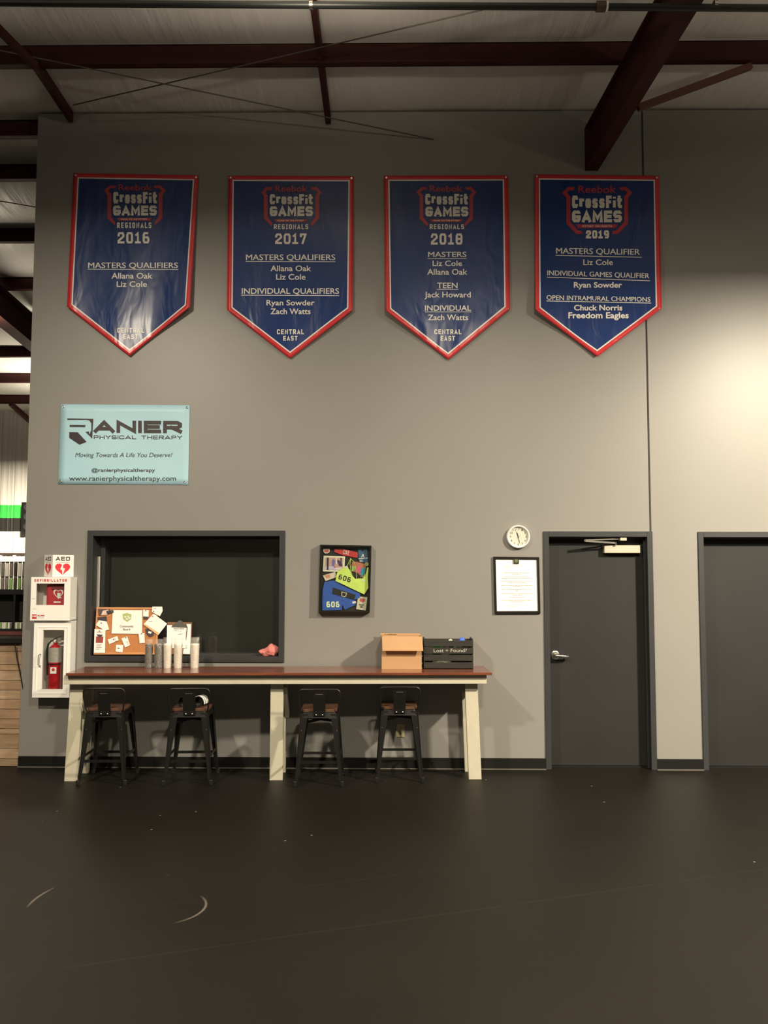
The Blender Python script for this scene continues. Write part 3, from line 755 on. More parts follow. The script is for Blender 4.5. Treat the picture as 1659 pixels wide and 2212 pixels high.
def make_banner(label, ox, corners, crop_items, bracket, bc, phase, g_amp):
    S = 5.144
    def full(x, y): return (ox + x / S, 360 + y / S)
    TL, TR, RS, TIP, LS = [full(*c) for c in corners]
    topl = P(*TL, -.02); topr = P(*TR, -.02); tip = P(*TIP, -.02)
    xc = (topl.x + topr.x) / 2; hw = (topr.x - topl.x) / 2; H = topl.z - tip.z
    def g(X, Z):
        u = (X - xc) / hw; w = max(0, (topl.z - Z) / H)
        side = g_amp[0] * max(0, -u) + g_amp[1] * max(0, u)
        return .012 + (.018 + side * min(1, abs(u)) ** 1.3) * min(1, w * 1.25) ** 1.2 + .006 * sin(u * 6 + phase + w * 3) * w
    def surf(px, py, off=0.0):
        Y = -.02
        for _ in range(3):
            p = P(px, py, Y); Y = -g(p.x, p.z) - off
        return P(px, py, Y)
    root = thing('pennant_banner', tuple(surf(*TIP)), label, 'banner', 'hanging pennants in a row on the upper wall')
    NS, NT = 40, 60
    vs = []; ea = []; eb = []
    lerp = lambda a, b, t: (a[0] + (b[0] - a[0]) * t, a[1] + (b[1] - a[1]) * t)
    poly = [Vector((surf(*c).x, surf(*c).z)) for c in (TL, TR, RS, TIP, LS)]
    for j in range(NT + 1):
        t = j / NT
        for i in range(NS + 1):
            s = i / NS
            bot = lerp(LS, TIP, s * 2) if s <= .5 else lerp(TIP, RS, s * 2 - 1)
            p = surf(*lerp(lerp(TL, TR, s), bot, t)); vs.append(p); q = Vector((p.x, p.z))
            ds = [line_dist(q, poly[k], poly[(k + 1) % 5]) for k in range(5)]
            # signed so that the slanted edges stay linear past each other
            ea.append(ds[:3]); eb.append(ds[3:] + [0])
    fs = [(j * (NS + 1) + i, (j + 1) * (NS + 1) + i, (j + 1) * (NS + 1) + i + 1, j * (NS + 1) + i + 1) for j in range(NT) for i in range(NS)]
    sheet = MB().add(vs, fs).build('vinyl_sheet', BM, root, smooth=True, fix=False)
    me = sheet.data
    for nm, data in (('edge_a', ea), ('edge_b', eb)):
        at = me.attributes.new(nm, 'FLOAT_VECTOR', 'POINT')
        at.data.foreach_set('vector', [c for v in data for c in v])
    so = sheet.modifiers.new('thickness', 'SOLIDIFY'); so.thickness = .0012; so.offset = -1
    zf = lambda x, y, off=0: surf(*full(x, y), off)
    mr = MB()
    BLK = {'CrossFit': (.24, .10), 'GAMES': (.27, .10), 'REGIONALS': (.19, .22), 'CENTRAL': (.20, .20), 'EAST': (.20, .20), '2016': (.19, .16), '2017': (.19, .16), '2018': (.19, .16), '2019': (.25, .12)}
    for it in crop_items:
        mw = MB()
        if it[0] == 'T' and it[1] in BLK:
            block_text(mw, it[1], it[2], it[3], it[4], it[5], zf, .0035, th=BLK[it[1]][0], gap=BLK[it[1]][1])
        elif it[0] == 'T':
            _, txt, x0, x1, yc, yb, bold, red = it[:8]; sl = it[8] if len(it) > 8 else 0
            put_text(mr if red else mw, txt, x0, x1, yc, yb, zf, off=.0035, bold=bold, slope=sl)
        elif it[0] == 'U':
            _, x0, x1, y0, y1, th = it; n = 14
            for k in range(n):
                a = k / n; b = (k + 1) / n
                xa, xb = x0 + (x1 - x0) * a, x0 + (x1 - x0) * b; ya, yb = y0 + (y1 - y0) * a, y0 + (y1 - y0) * b
                put_poly(mw, [(xa, ya), (xb, yb), (xb, yb + th), (xa, ya + th)], zf, .0035)
        elif it[0] == 'R':
            _, x0, x1, y0, y1 = it; n = 4
            for k in range(n):
                a = x0 + (x1 - x0) * k / n; b = x0 + (x1 - x0) * (k + 1) / n
                ia = 22 if k == 0 else 0; ib = -22 if k == n - 1 else 0
                put_poly(mr, [(a, y0), (b, y0), (b + ib, y1), (a + ia, y1)], zf, .003)
        if mw.v: mw.build('underline' if it[0] == 'U' else 'lettering', M_bt, root, fix=False)
    # bracket segments
    for side in (0, 1):
        out, inn = bracket
        for k in range(len(out) - 1):
            q = [out[k], out[k + 1], inn[k + 1], inn[k]]
            if side: q = [(2 * bc - x, y) for x, y in q][::-1]
            # split long runs so the print follows the sheet
            (a, b, c, d) = q
            for m_ in range(4):
                f = lambda p, r, t: (p[0] + (r[0] - p[0]) * t, p[1] + (r[1] - p[1]) * t)
                if side == 0: quad = [f(a, b, m_ / 4), f(a, b, (m_ + 1) / 4), f(d, c, (m_ + 1) / 4), f(d, c, m_ / 4)]
                else: quad = [f(a, d, 0) if False else f(d, a, m_ / 4) if False else None] * 0 or [f(d, c, m_ / 4), f(d, c, (m_ + 1) / 4), f(a, b, (m_ + 1) / 4), f(a, b, m_ / 4)]
                put_poly(mr, quad, zf, .003)
    mr.build('emblem', M_br, root, fix=False)
    for cx, cy in (TL, TR):
        p = surf(cx + (5 if cx == TL[0] else -5), cy + 5)
        MB().lathe([(.0, -.008), (.010, -.008), (.013, -.004), (.013, .004)], p, 14, 'Y').build('grommet', M_chrome, root, smooth=True)
    return root
B_ = .014
br_a = ([(622, 212), (550, 208), (490, 262), (525, 318), (525, 575), (608, 650)], [(612, 240), (562, 240), (535, 268), (568, 300), (568, 560), (612, 620)])
br_b = ([(608, 228), (540, 226), (485, 290), (515, 325), (515, 575), (600, 662)], [(600, 262), (552, 262), (527, 290), (556, 318), (556, 560), (610, 628)])
br_c = ([(580, 226), (515, 226), (460, 285), (497, 330), (497, 580), (582, 662)], [(578, 258), (528, 258), (500, 286), (536, 318), (536, 562), (590, 630)])
br_d = ([(578, 228), (500, 226), (432, 290), (480, 345), (480, 630), (590, 748), (662, 748)], [(560, 262), (518, 262), (485, 290), (525, 330), (525, 615), (608, 708), (645, 712)])
make_banner('blue and red pennant reading 2016, first from the left', 130, [(150, 72), (1538, 95), (1440, 1560), (770, 2105), (75, 1555)], [
    ('T', 'Reebok', 650, 1020, 198, 262, B_, 1), ('T', 'CrossFit', 590, 1075, 282, 408, .03, 0), ('T', 'GAMES', 588, 1075, 432, 543, .035, 0),
    ('R', 630, 1020, 570, 600), ('T', 'ROAD TO THE FITTEST', 675, 968, 576, 592, B_, 0), ('T', 'REGIONALS', 632, 1014, 620, 682, B_, 0), ('T', '2016', 638, 992, 727, 853, .03, 0),
    ('T', 'MASTERS QUALIFIERS', 310, 1308, 1066, 1126, .05, 0), ('U', 305, 1312, 1136, 1140, 6), ('T', 'Allana Oak', 570, 1025, 1182, 1243, B_, 0), ('T', 'Liz Cole', 628, 965, 1275, 1335, B_, 0),
    ('T', 'CENTRAL', 635, 935, 1792, 1846, B_, 0), ('T', 'EAST', 702, 865, 1864, 1916, B_, 0)], br_a, 831, 0.4, (.012, .05))
make_banner('blue and red pennant reading 2017, second from the left', 470, [(120, 100), (1515, 105), (1500, 1595), (805, 2130), (105, 1590)], [
    ('T', 'Reebok', 640, 1000, 210, 278, B_, 1), ('T', 'CrossFit', 580, 1058, 306, 418, .03, 0), ('T', 'GAMES', 580, 1060, 440, 550, .035, 0),
    ('R', 630, 1000, 585, 615), ('T', 'ROAD TO THE FITTEST', 668, 960, 591, 607, B_, 0), ('T', 'REGIONALS', 625, 1008, 640, 695, B_, 0), ('T', '2017', 640, 988, 742, 860, .03, 0),
    ('T', 'MASTERS QUALIFIERS', 315, 1308, 976, 1038, .05, 0), ('U', 313, 1310, 1050, 1054, 6), ('T', 'Allana Oak', 588, 1040, 1100, 1160, B_, 0), ('T', 'Liz Cole', 650, 978, 1195, 1255, B_, 0),
    ('T', 'INDIVIDUAL QUALIFIERS', 268, 1350, 1352, 1412, B_, 0), ('U', 263, 1352, 1424, 1430, 7), ('T', 'Ryan Sowder', 543, 1078, 1482, 1540, B_, 0), ('T', 'Zach Watts', 587, 1033, 1578, 1638, B_, 0),
    ('T', 'CENTRAL', 660, 960, 1808, 1862, B_, 0), ('T', 'EAST', 730, 888, 1880, 1933, B_, 0)], br_b, 822, 1.6, (.03, .012))
make_banner('blue and red pennant reading 2018, third from the left', 810, [(100, 100), (1480, 95), (1500, 1580), (815, 2145), (120, 1600)], [
    ('T', 'Reebok', 610, 972, 210, 278, B_, 1), ('T', 'CrossFit', 558, 1032, 302, 420, .03, 0), ('T', 'GAMES', 560, 1038, 445, 553, .035, 0),
    ('R', 608, 978, 585, 615), ('T', 'ROAD TO THE FITTEST', 650, 940, 591, 607, B_, 0), ('T', 'REGIONALS', 608, 990, 640, 695, B_, 0), ('T', '2018', 622, 972, 742, 866, .03, 0),
    ('T', 'MASTERS', 590, 1016, 947, 1003, .05, 0), ('U', 582, 1020, 1017, 1017, 6), ('T', 'Liz Cole', 640, 968, 1045, 1103, B_, 0), ('T', 'Allana Oak', 580, 1027, 1138, 1200, B_, 0),
    ('T', 'TEEN', 690, 918, 1290, 1350, B_, 0), ('U', 688, 928, 1361, 1361, 6), ('T', 'Jack Howard', 550, 1065, 1392, 1452, B_, 0),
    ('T', 'INDIVIDUAL', 555, 1068, 1542, 1600, B_, 0), ('U', 552, 1072, 1611, 1611, 6), ('T', 'Zach Watts', 587, 1035, 1645, 1705, B_, 0),
    ('T', 'CENTRAL', 660, 960, 1808, 1862, B_, 0), ('T', 'EAST', 730, 888, 1880, 1935, B_, 0)], br_c, 793, 3.0, (.06, .012))
make_banner('blue and red pennant reading 2019, fourth from the left, nearest the rafter', 1130, [(128, 85), (1510, 100), (1540, 1575), (825, 2110), (135, 1590)], [
    ('T', 'Reebok', 612, 1035, 212, 290, B_, 1), ('T', 'CrossFit', 543, 1098, 322, 460, .03, 0), ('T', 'GAMES', 543, 1098, 487, 618, .035, 0),
    ('R', 590, 1052, 640, 682), ('T', 'FITTEST ON EARTH', 658, 985, 650, 672, B_, 0), ('T', '2019', 698, 955, 707, 798, .035, 0),
    ('T', 'MASTERS QUALIFIER', 366, 1298, 903, 966, .05, 0, .014), ('U', 362, 1320, 982, 1003, 8), ('T', 'Liz Cole', 668, 998, 1033, 1092, B_, 0),
    ('T', 'INDIVIDUAL GAMES QUALIFIER', 268, 1402, 1152, 1206, .05, 0, .03), ('U', 265, 1410, 1224, 1264, 8), ('T', 'Ryan Sowder', 563, 1100, 1285, 1343, .026, 0),
    ('T', 'OPEN INTRAMURAL CHAMPIONS', 260, 1415, 1428, 1478, .05, 0, .02), ('U', 260, 1422, 1488, 1512, 8), ('T', 'Chuck Norris', 565, 1102, 1538, 1596, .026, 0),
    ('T', 'Freedom Eagles', 503, 1173, 1620, 1683, .026, 0)], br_d, 823, 4.4, (.05, .03))

# ------------------------------------------------------------------ pale blue therapy banner
S2 = 5.184
def rz(x, y): return (110 + x / S2, 860 + y / S2)
def tw(px, py, off=0.0):
    w = .006 + .006 * sin((px - 130) / 42) * sin((py - 870) / 60)
    return P(px, py, -w - off)
root = thing('vinyl_sign', tuple(P(266, 1047, -.01)), 'pale aqua rectangular vinyl sign for physical therapy below first pennant', 'sign')
c4 = [(112, 68), (1555, 80), (1538, 972), (80, 962)]
fc = [rz(*c) for c in c4]
vs = []
for j_ in range(13):
    for i_ in range(21):
        s, t = i_ / 20, j_ / 12
        a = (fc[0][0] + (fc[1][0] - fc[0][0]) * s, fc[0][1] + (fc[1][1] - fc[0][1]) * s); b = (fc[3][0] + (fc[2][0] - fc[3][0]) * s, fc[3][1] + (fc[2][1] - fc[3][1]) * s)
        vs.append(tw(a[0] + (b[0] - a[0]) * t, a[1] + (b[1] - a[1]) * t))
fs = [(j_ * 21 + i_, (j_ + 1) * 21 + i_, (j_ + 1) * 21 + i_ + 1, j_ * 21 + i_ + 1) for j_ in range(12) for i_ in range(20)]
sh_ = MB().add(vs, fs).build('vinyl_sheet', mat('aqua_vinyl', (.42, .68, .80), .45, var=.03, vscale=2, bump=.3, bscale=3), root, smooth=True, fix=False)
so = sh_.modifiers.new('thickness', 'SOLIDIFY'); so.thickness = .001
zf = lambda x, y, off=0: tw(*rz(x, y), off)
mb = MB()
OFF = .002
M_rp = mat('dark_brown_print', (.028, .018, .02), .5)
block_text(mb, 'AN|ER', 480, 1468, 250, 388, zf, OFF, th=.30, gap=.16, slope=.006); mb.build('lettering', M_rp, root, fix=False); mb = MB()
block_text(mb, 'PHYS|CAL THERAPY', 480, 1470, 416, 458, zf, OFF, th=.20, gap=.26, slope=.004); mb.build('lettering', M_rp, root, fix=False); mb = MB()
put_text(mb, 'www.ranierphysicaltherapy.com', 203, 1400, 872, 924, zf, OFF, .004); mb.build('lettering', M_rp, root, fix=False); mb = MB()
put_text(mb, '@ranierphysicaltherapy', 455, 1167, 788, 825, zf, OFF, .016); mb.build('lettering', M_rp, root, fix=False); mb = MB()
put_text(mb, 'Moving Towards A Life You Deserve!', 272, 1360, 612, 660, zf, OFF, 0, shear=.25)
mb.build('lettering', mat('dark_brown_print', (.028, .018, .02), .5), root, fix=False)
mb = MB()
for pts in ([(183, 226), (475, 232), (474, 262), (430, 250), (400, 244), (183, 244)], [(430, 250), (474, 262), (462, 455), (425, 415), (452, 360), (452, 285)], [(385, 378), (425, 372), (430, 420), (425, 418)],
            [(210, 300), (388, 302), (382, 325), (210, 323)], [(205, 380), (300, 382), (400, 490), (320, 522), (205, 445)]):
    put_poly(mb, pts, zf, OFF)
mb.build('emblem', MATS['dark_brown_print'], root, fix=False)
for x, y in ((136, 95), (1527, 106), (112, 932), (1500, 940)):
    MB().lathe([(.0, -.005), (.006, -.006), (.011, -.003), (.011, .004)], zf(x, y), 12, 'Y').build('grommet', M_chrome, root, smooth=True)

# ------------------------------------------------------------------ AED sign, cabinet and case
def frame_map(o, xd, zd):
    o = Vector(o); xd = Vector(xd).normalized(); zd = Vector(zd).normalized(); n = xd.cross(zd)
    return lambda a, b, off=0.0: o + xd * a + zd * b + n * off
aed_z0 = P(127, 1246, -.05).z; aed_z1 = P(127, 1199, -.05).z; AH = aed_z1 - aed_z0
xl = P(96, 1220, 0).x; xr = P(159.5, 1220, 0).x; xm = (xl + xr) / 2; ap = -.145
root = thing('aed_sign', (xm, 0, aed_z0), 'white folded AED wall sign with red hearts above the defibrillator cabinet', 'sign')
MB().prism([(xl, -.002, aed_z0), (xm, ap, aed_z0), (xr, -.002, aed_z0), (xr - .004, 0, aed_z0), (xm, ap + .004, aed_z0), (xl + .004, 0, aed_z0)], (0, 0, AH)).build('folded_panel', M_white, root)
def heart(cx, cy, w, h, n=28):
    pts = []
    for k in range(n):
        t = 2 * pi * k / n; x = 16 * sin(t) ** 3; y = 13 * cos(t) - 5 * cos(2 * t) - 2 * cos(3 * t) - cos(4 * t)
        pts.append((cx + x / 32 * w, cy + (y + 2.5) / 29 * h))
    return pts
mr = MB(); mk = MB(); mw = MB()
for (A_, B2) in (((xl, -.002), (xm, ap)), ((xm, ap), (xr, -.002))):
    a = Vector((A_[0], A_[1], aed_z0)); b = Vector((B2[0], B2[1], aed_z0)); W = (b - a).length
    fm = frame_map(a, b - a, (0, 0, 1))
    cx = W * .47
    block_text(mk, 'AED', cx - W * .34, cx + W * .34, AH * .92, AH * .74, fm, .0012, th=.22, gap=.28)
    put_poly(mk, rect(cx - W * .33, AH * .655, cx + W * .33, AH * .665), fm, .0012)
    mk.build('lettering', mat('brown_black_print', (.05, .035, .02), .6), root, fix=False); mk = MB()
    put_poly(mr, heart(cx, AH * .33, W * .72, AH * .56), fm, .0012)
    bx, by = cx, AH * .34; q = W * .09
    put_poly(mw, [(bx, by + 3.0 * q), (bx - 1.3 * q, by + .1 * q), (bx + .3 * q, by + .5 * q)], fm, .002)
    put_poly(mw, [(bx + 1.3 * q, by + .6 * q), (bx - .3 * q, by - .4 * q), (bx - .1 * q, by - 3.2 * q)], fm, .002)
    put_poly(mw, [(bx + .3 * q, by + .5 * q), (bx - 1.3 * q, by + .1 * q), (bx - .3 * q, by - .5 * q), (bx + 1.3 * q, by + .6 * q)], fm, .002)
mr.build('heart_print', mat('bright_red_print', (.72, .02, .035), .5), root, fix=False); mw.build('bolt_print', M_white, root, fix=False)

CY = -.16
cx0, cx1 = P(67, 1290, CY).x, P(151, 1290, CY).x; cz0, cz1 = P(110, 1340, CY).z, P(110, 1247, CY).z
root = thing('defibrillator_cabinet', ((cx0 + cx1) / 2, 0, cz0), 'white wall cabinet reading DEFIBRILLATOR with a window', 'cabinet')
wx0, wx1 = P(78, 1285, CY).x, P(138.5, 1285, CY).x; wz0, wz1 = P(110, 1307, CY).z, P(110, 1260.5, CY).z
mb = MB().box(cx0, cx0 + .006, CY + .012, 0, cz0, cz1).box(cx1 - .006, cx1, CY + .012, 0, cz0, cz1).box(cx0 + .006, cx1 - .006, CY + .012, 0, cz0, cz0 + .006).box(cx0 + .006, cx1 - .006, CY + .012, 0, cz1 - .006, cz1).box(cx0 + .006, cx1 - .006, -.008, -.001, cz0 + .006, cz1 - .006)
mb.build('body', M_white, root)
holed = wall_with_holes(cx0 - .003, cx1 + .003, cz0 - .002, cz1 + .002, CY, CY + .012, [(wx0, wx1, wz0, wz1)])
dr = holed.build('door', M_white, root)
MB().box(wx0, wx1, CY + .006, CY + .008, wz0, wz1).build('pane', M_glass, root)
fm = onY(CY); mb = MB(); mk = MB()
block_text(mb, 'DEF|BR|LLATOR', 74.5, 144.5, 1251.0, 1256.6, fm, .0012, th=.24, gap=.38)
put_poly(mb, rect(69, 1327, 79, 1337), fm, .0012); put_poly(mb, rect(81, 1328.4, 86, 1330.2), fm, .0012); put_poly(mb, rect(87.5, 1328.4, 96, 1330.2), fm, .0012)
put_poly(mk, rect(81, 1332, 96, 1332.6), fm, .0012); put_poly(mk, rect(81, 1334.5, 94, 1335), fm, .0012); put_poly(mk, rect(69, 1293, 75, 1293.6), fm, .0012); put_poly(mk, rect(69, 1315, 79, 1315.5), fm, .0012)
mb.build('lettering', M_redp, root, fix=False); mk.build('fine_print', M_grey, root, fix=False)
mh = MB()
for k in range(3): put_poly(mh, heart(71 + k * 3, 1331.5, 2.6, -4), fm, .002)
mh.build('logo_hearts', M_white, root, fix=False)
# red defibrillator case in the cabinet
ex0, ex1 = P(100, 1290, CY + .05).x, cx1 - .012
root = thing('defibrillator_case', ((ex0 + ex1) / 2, -.06, cz0 + .006), 'red soft defibrillator case inside the white wall cabinet', 'case')
ez1 = P(120, 1262, CY + .05).z
MB().box(ex0, ex1, CY + .045, -.02, cz0 + .006, ez1).build('case_body', mat('red_nylon', (.50, .035, .05), .6), root, smooth=True, bevel=.02, bseg=3)
MB().box(ex0 + .05, ex1 - .02, CY + .04, CY + .046, ez1 - .05, ez1 - .015).build('carry_handle', mat('dark_red_nylon', (.2, .03, .04), .7), root, bevel=.002)
fm = onY(CY + .042); mb = MB()
put_poly(mb, heart(126, 1284, 21, -22), fm, .0); mb.build('heart_ring', M_white, root, fix=False)
mb = MB(); put_poly(mb, heart(126, 1283.8, 16, -17), fm, .001); mb.build('heart_field', MATS['red_nylon'], root, fix=False)
mb = MB(); put_poly(mb, [(123, 1281), (131, 1281), (130, 1289), (134, 1292), (125, 1293)], fm, .002); put_poly(mb, rect(116, 1299, 131, 1302), fm, .001); mb.build('hand_print', M_white, root, fix=False)

# ------------------------------------------------------------------ extinguisher cabinet and extinguisher
EY = -.13
x0, x1 = P(72.5, 1425, EY).x, P(153, 1345, EY).x; z0, z1 = P(90, 1506, EY).z, P(110, 1342, EY).z
root = thing('extinguisher_cabinet', ((x0 + x1) / 2, 0, z0), 'tall white fire extinguisher cabinet below the defibrillator cabinet', 'cabinet')
mb = MB().box(x0, x0 + .008, EY + .02, 0, z0, z1).box(x1 - .008, x1, EY + .02, 0, z0, z1).box(x0 + .008, x1 - .008, EY + .02, 0, z0, z0 + .008).box(x0 + .008, x1 - .008, EY + .02, 0, z1 - .008, z1)
mb.box(x0 + .008, x1 - .008, -.006, -.001, z0 + .008, z1 - .008)
mb.build('body', M_white, root)
wx0, wx1 = P(91.5, 1425, EY).x, P(137, 1425, EY).x; wz0, wz1 = P(110, 1489, EY).z, P(110, 1361, EY).z
wall_with_holes(x0 - .004, x1 + .004, z0 - .004, z1 + .004, EY, EY + .02, [(wx0, wx1, wz0, wz1)]).build('door', M_white, root)
ring(MB(), x0 + .025, x1 - .02, z0 + .03, z1 - .05, .006, EY - .003, EY).build('door_moulding', M_white, root)
MB().box(wx0, wx1, EY + .003, EY + .006, wz0, wz1).build('pane', M_glass, root)
hx = P(85, 1425, EY).x; ha, hb = P(85, 1413, EY).z, P(85, 1438, EY).z
MB().tube([(hx + .012, EY, ha), (hx + .012, EY - .018, ha), (hx, EY - .025, ha - .01), (hx, EY - .025, hb + .01), (hx + .012, EY - .018, hb), (hx + .012, EY, hb)], .004, 8).build('pull_handle', mat('grey_handle', (.15, .14, .13), .4), root, smooth=True)
# extinguisher
ec = P(118.5, 1430, -.065); ecx = ec.x; er = .056; ey = -.062
ezb = z0 + .012; ezt = P(120, 1392, -.065).z
root = thing('fire_extinguisher', (ecx, ey, ezb), 'red fire extinguisher with black hose standing in the white cabinet', 'extinguisher')
M_ext = mat('fire_red_enamel', (.45, .012, .018), .3, coat=.3)
hh = ezt - ezb
MB().lathe([(.0, 0), (er * .9, 0), (er, .01), (er, hh * .87), (er * .93, hh * .94), (er * .55, hh * .985), (.018, hh), (.018, hh + .02)], (ecx, ey, ezb), 28).build('cylinder', M_ext, root, smooth=True)
zl0, zl1 = P(120, 1431, -.1).z, P(120, 1399, -.1).z
lb = mat('silver_label', (.42, .38, .35), .4, var=.15, vscale=60)
MB().lathe([(er + .0005, zl0), (er + .0012, zl0), (er + .0012, zl1), (er + .0005, zl1)], (ecx, ey, 0), 28).build('label_wrap', lb, root, smooth=True)
MB().lathe([(er + .0008, zl0 - .02), (er + .003, zl0 - .02), (er + .003, zl0 - .012), (er + .0008, zl0 - .012)], (ecx, ey, 0), 28).build('strap', M_black, root, smooth=True)
zt_ = ezb + hh + .02
mb = MB().lathe([(.0, 0), (.015, 0), (.015, .03), (.011, .035)], (ecx, ey, zt_), 16)
mb.bar((ecx - .012, ey - .012, zt_ + .03), (ecx + .065, ey - .02, zt_ + .055), .018, .008); mb.bar((ecx, ey - .012, zt_ + .012), (ecx + .06, ey - .02, zt_ + .012), .018, .007)
mb.build('valve_handle', M_chrome, root, smooth=True)
MB().lathe([(.0, -.008), (.013, -.006), (.013, .006)], (ecx + .004, ey - .014, zt_ + .012), 12, 'Y').build('gauge', M_white, root, smooth=True)
hp = [(ecx - .01, ey - .01, zt_ + .016), (ecx - .035, ey - .018, zt_ + .012), (ecx - .058, ey - .022, zt_ - .02), (ecx - .066, ey - .022, zt_ - .07), (ecx - .065, ey - .022, zt_ - .16), (ecx - .062, ey - .022, zl0 + .01)]
MB().tube(hp, .0085, 10).build('hose', M_black, root, smooth=True)
MB().tube([hp[-1], (ecx - .060, ey - .022, zl0 - .03), (ecx - .054, ey - .022, zl0 - .115)], [.008, .009, .012], 10).build('nozzle', M_black, root, smooth=True)
tx = P(115, 1448, -.12)
tf = lambda a, b, off=0: Vector((tx.x + a, ey - er - .002 - off, tx.z + b))
mb = MB(); put_poly(mb, rect(-.028, .028, .028, -.03), tf, .0, back=-.001); tg = mb.build('service_tag', M_paper, root)
mb = MB(); put_poly(mb, [(.014 * cos(2 * pi * k / 16), .006 + .014 * sin(2 * pi * k / 16)) for k in range(16)], tf, .001); mb.build('tag_print', M_redp, root, fix=False)

# ------------------------------------------------------------------ counter
CR = radians(2.1)
CM = Matrix.Translation((-1.036, 0, 0)) @ Matrix.Rotation(CR, 4, 'Z')
counter = thing('bar_counter', (-1.036, -.3, 0), 'long high counter with glossy red brown top on cream painted legs', 'counter')
CL, CRt = -1.76, 1.845; zt = .925
for k in range(3):
    ya = -.565 + k * .163
    MB().box(CL, CRt, ya + .0008, ya + .1622, zt - .022, zt, M=CM).build('top_board', M_top, counter, bevel=.002)
def legpair(x, splay, rear=True):
    for (ya, yb) in ((-.443, -.405), (-.175, -.137)):
        m = MB(); xt = x - splay
        vs = [Vector(p) for p in ((x - .055, ya, 0), (x + .055, ya, 0), (x + .055, yb, 0), (x - .055, yb, 0), (xt - .055, ya, .822), (xt + .055, ya, .822), (xt + .055, yb, .822), (xt - .055, yb, .822))]
        m.add([CM @ v for v in vs], [(3, 2, 1, 0), (4, 5, 6, 7), (0, 1, 5, 4), (1, 2, 6, 5), (2, 3, 7, 6), (3, 0, 4, 7)])
        m.build('leg', M_leg, counter, bevel=.002)
    m = MB(); xt = x - splay
    m.box(xt - .03, xt + .03, -.405, -.175, .70, .822, M=CM); m.build('leg_spreader', M_leg, counter, bevel=.002)
legpair(-1.757 + .02, -.03); legpair(.004, 0); legpair(1.712, .03)
MB().box(-1.79, 1.805, -.52, -.482, .825, .902, M=CM).build('front_apron', M_leg, counter, bevel=.002)
MB().box(-1.74, 1.76, -.125, -.09, .825, .902, M=CM).build('rear_apron', M_leg, counter, bevel=.002)
for x in (-1.77, 0.0, 1.75):
    MB().box(x - .019, x + .019, -.482, -.125, .825, .902, M=CM).build('cross_rail', M_leg, counter, bevel=.002)
# diagonal gusset behind the legs
for x in (-1.72, .07):
    m = MB(); m.bar(CM @ Vector((x, -.16, .50)), CM @ Vector((x + .0, -.40, .80)), .035, .06); m.build('knee_brace', M_leg, counter)

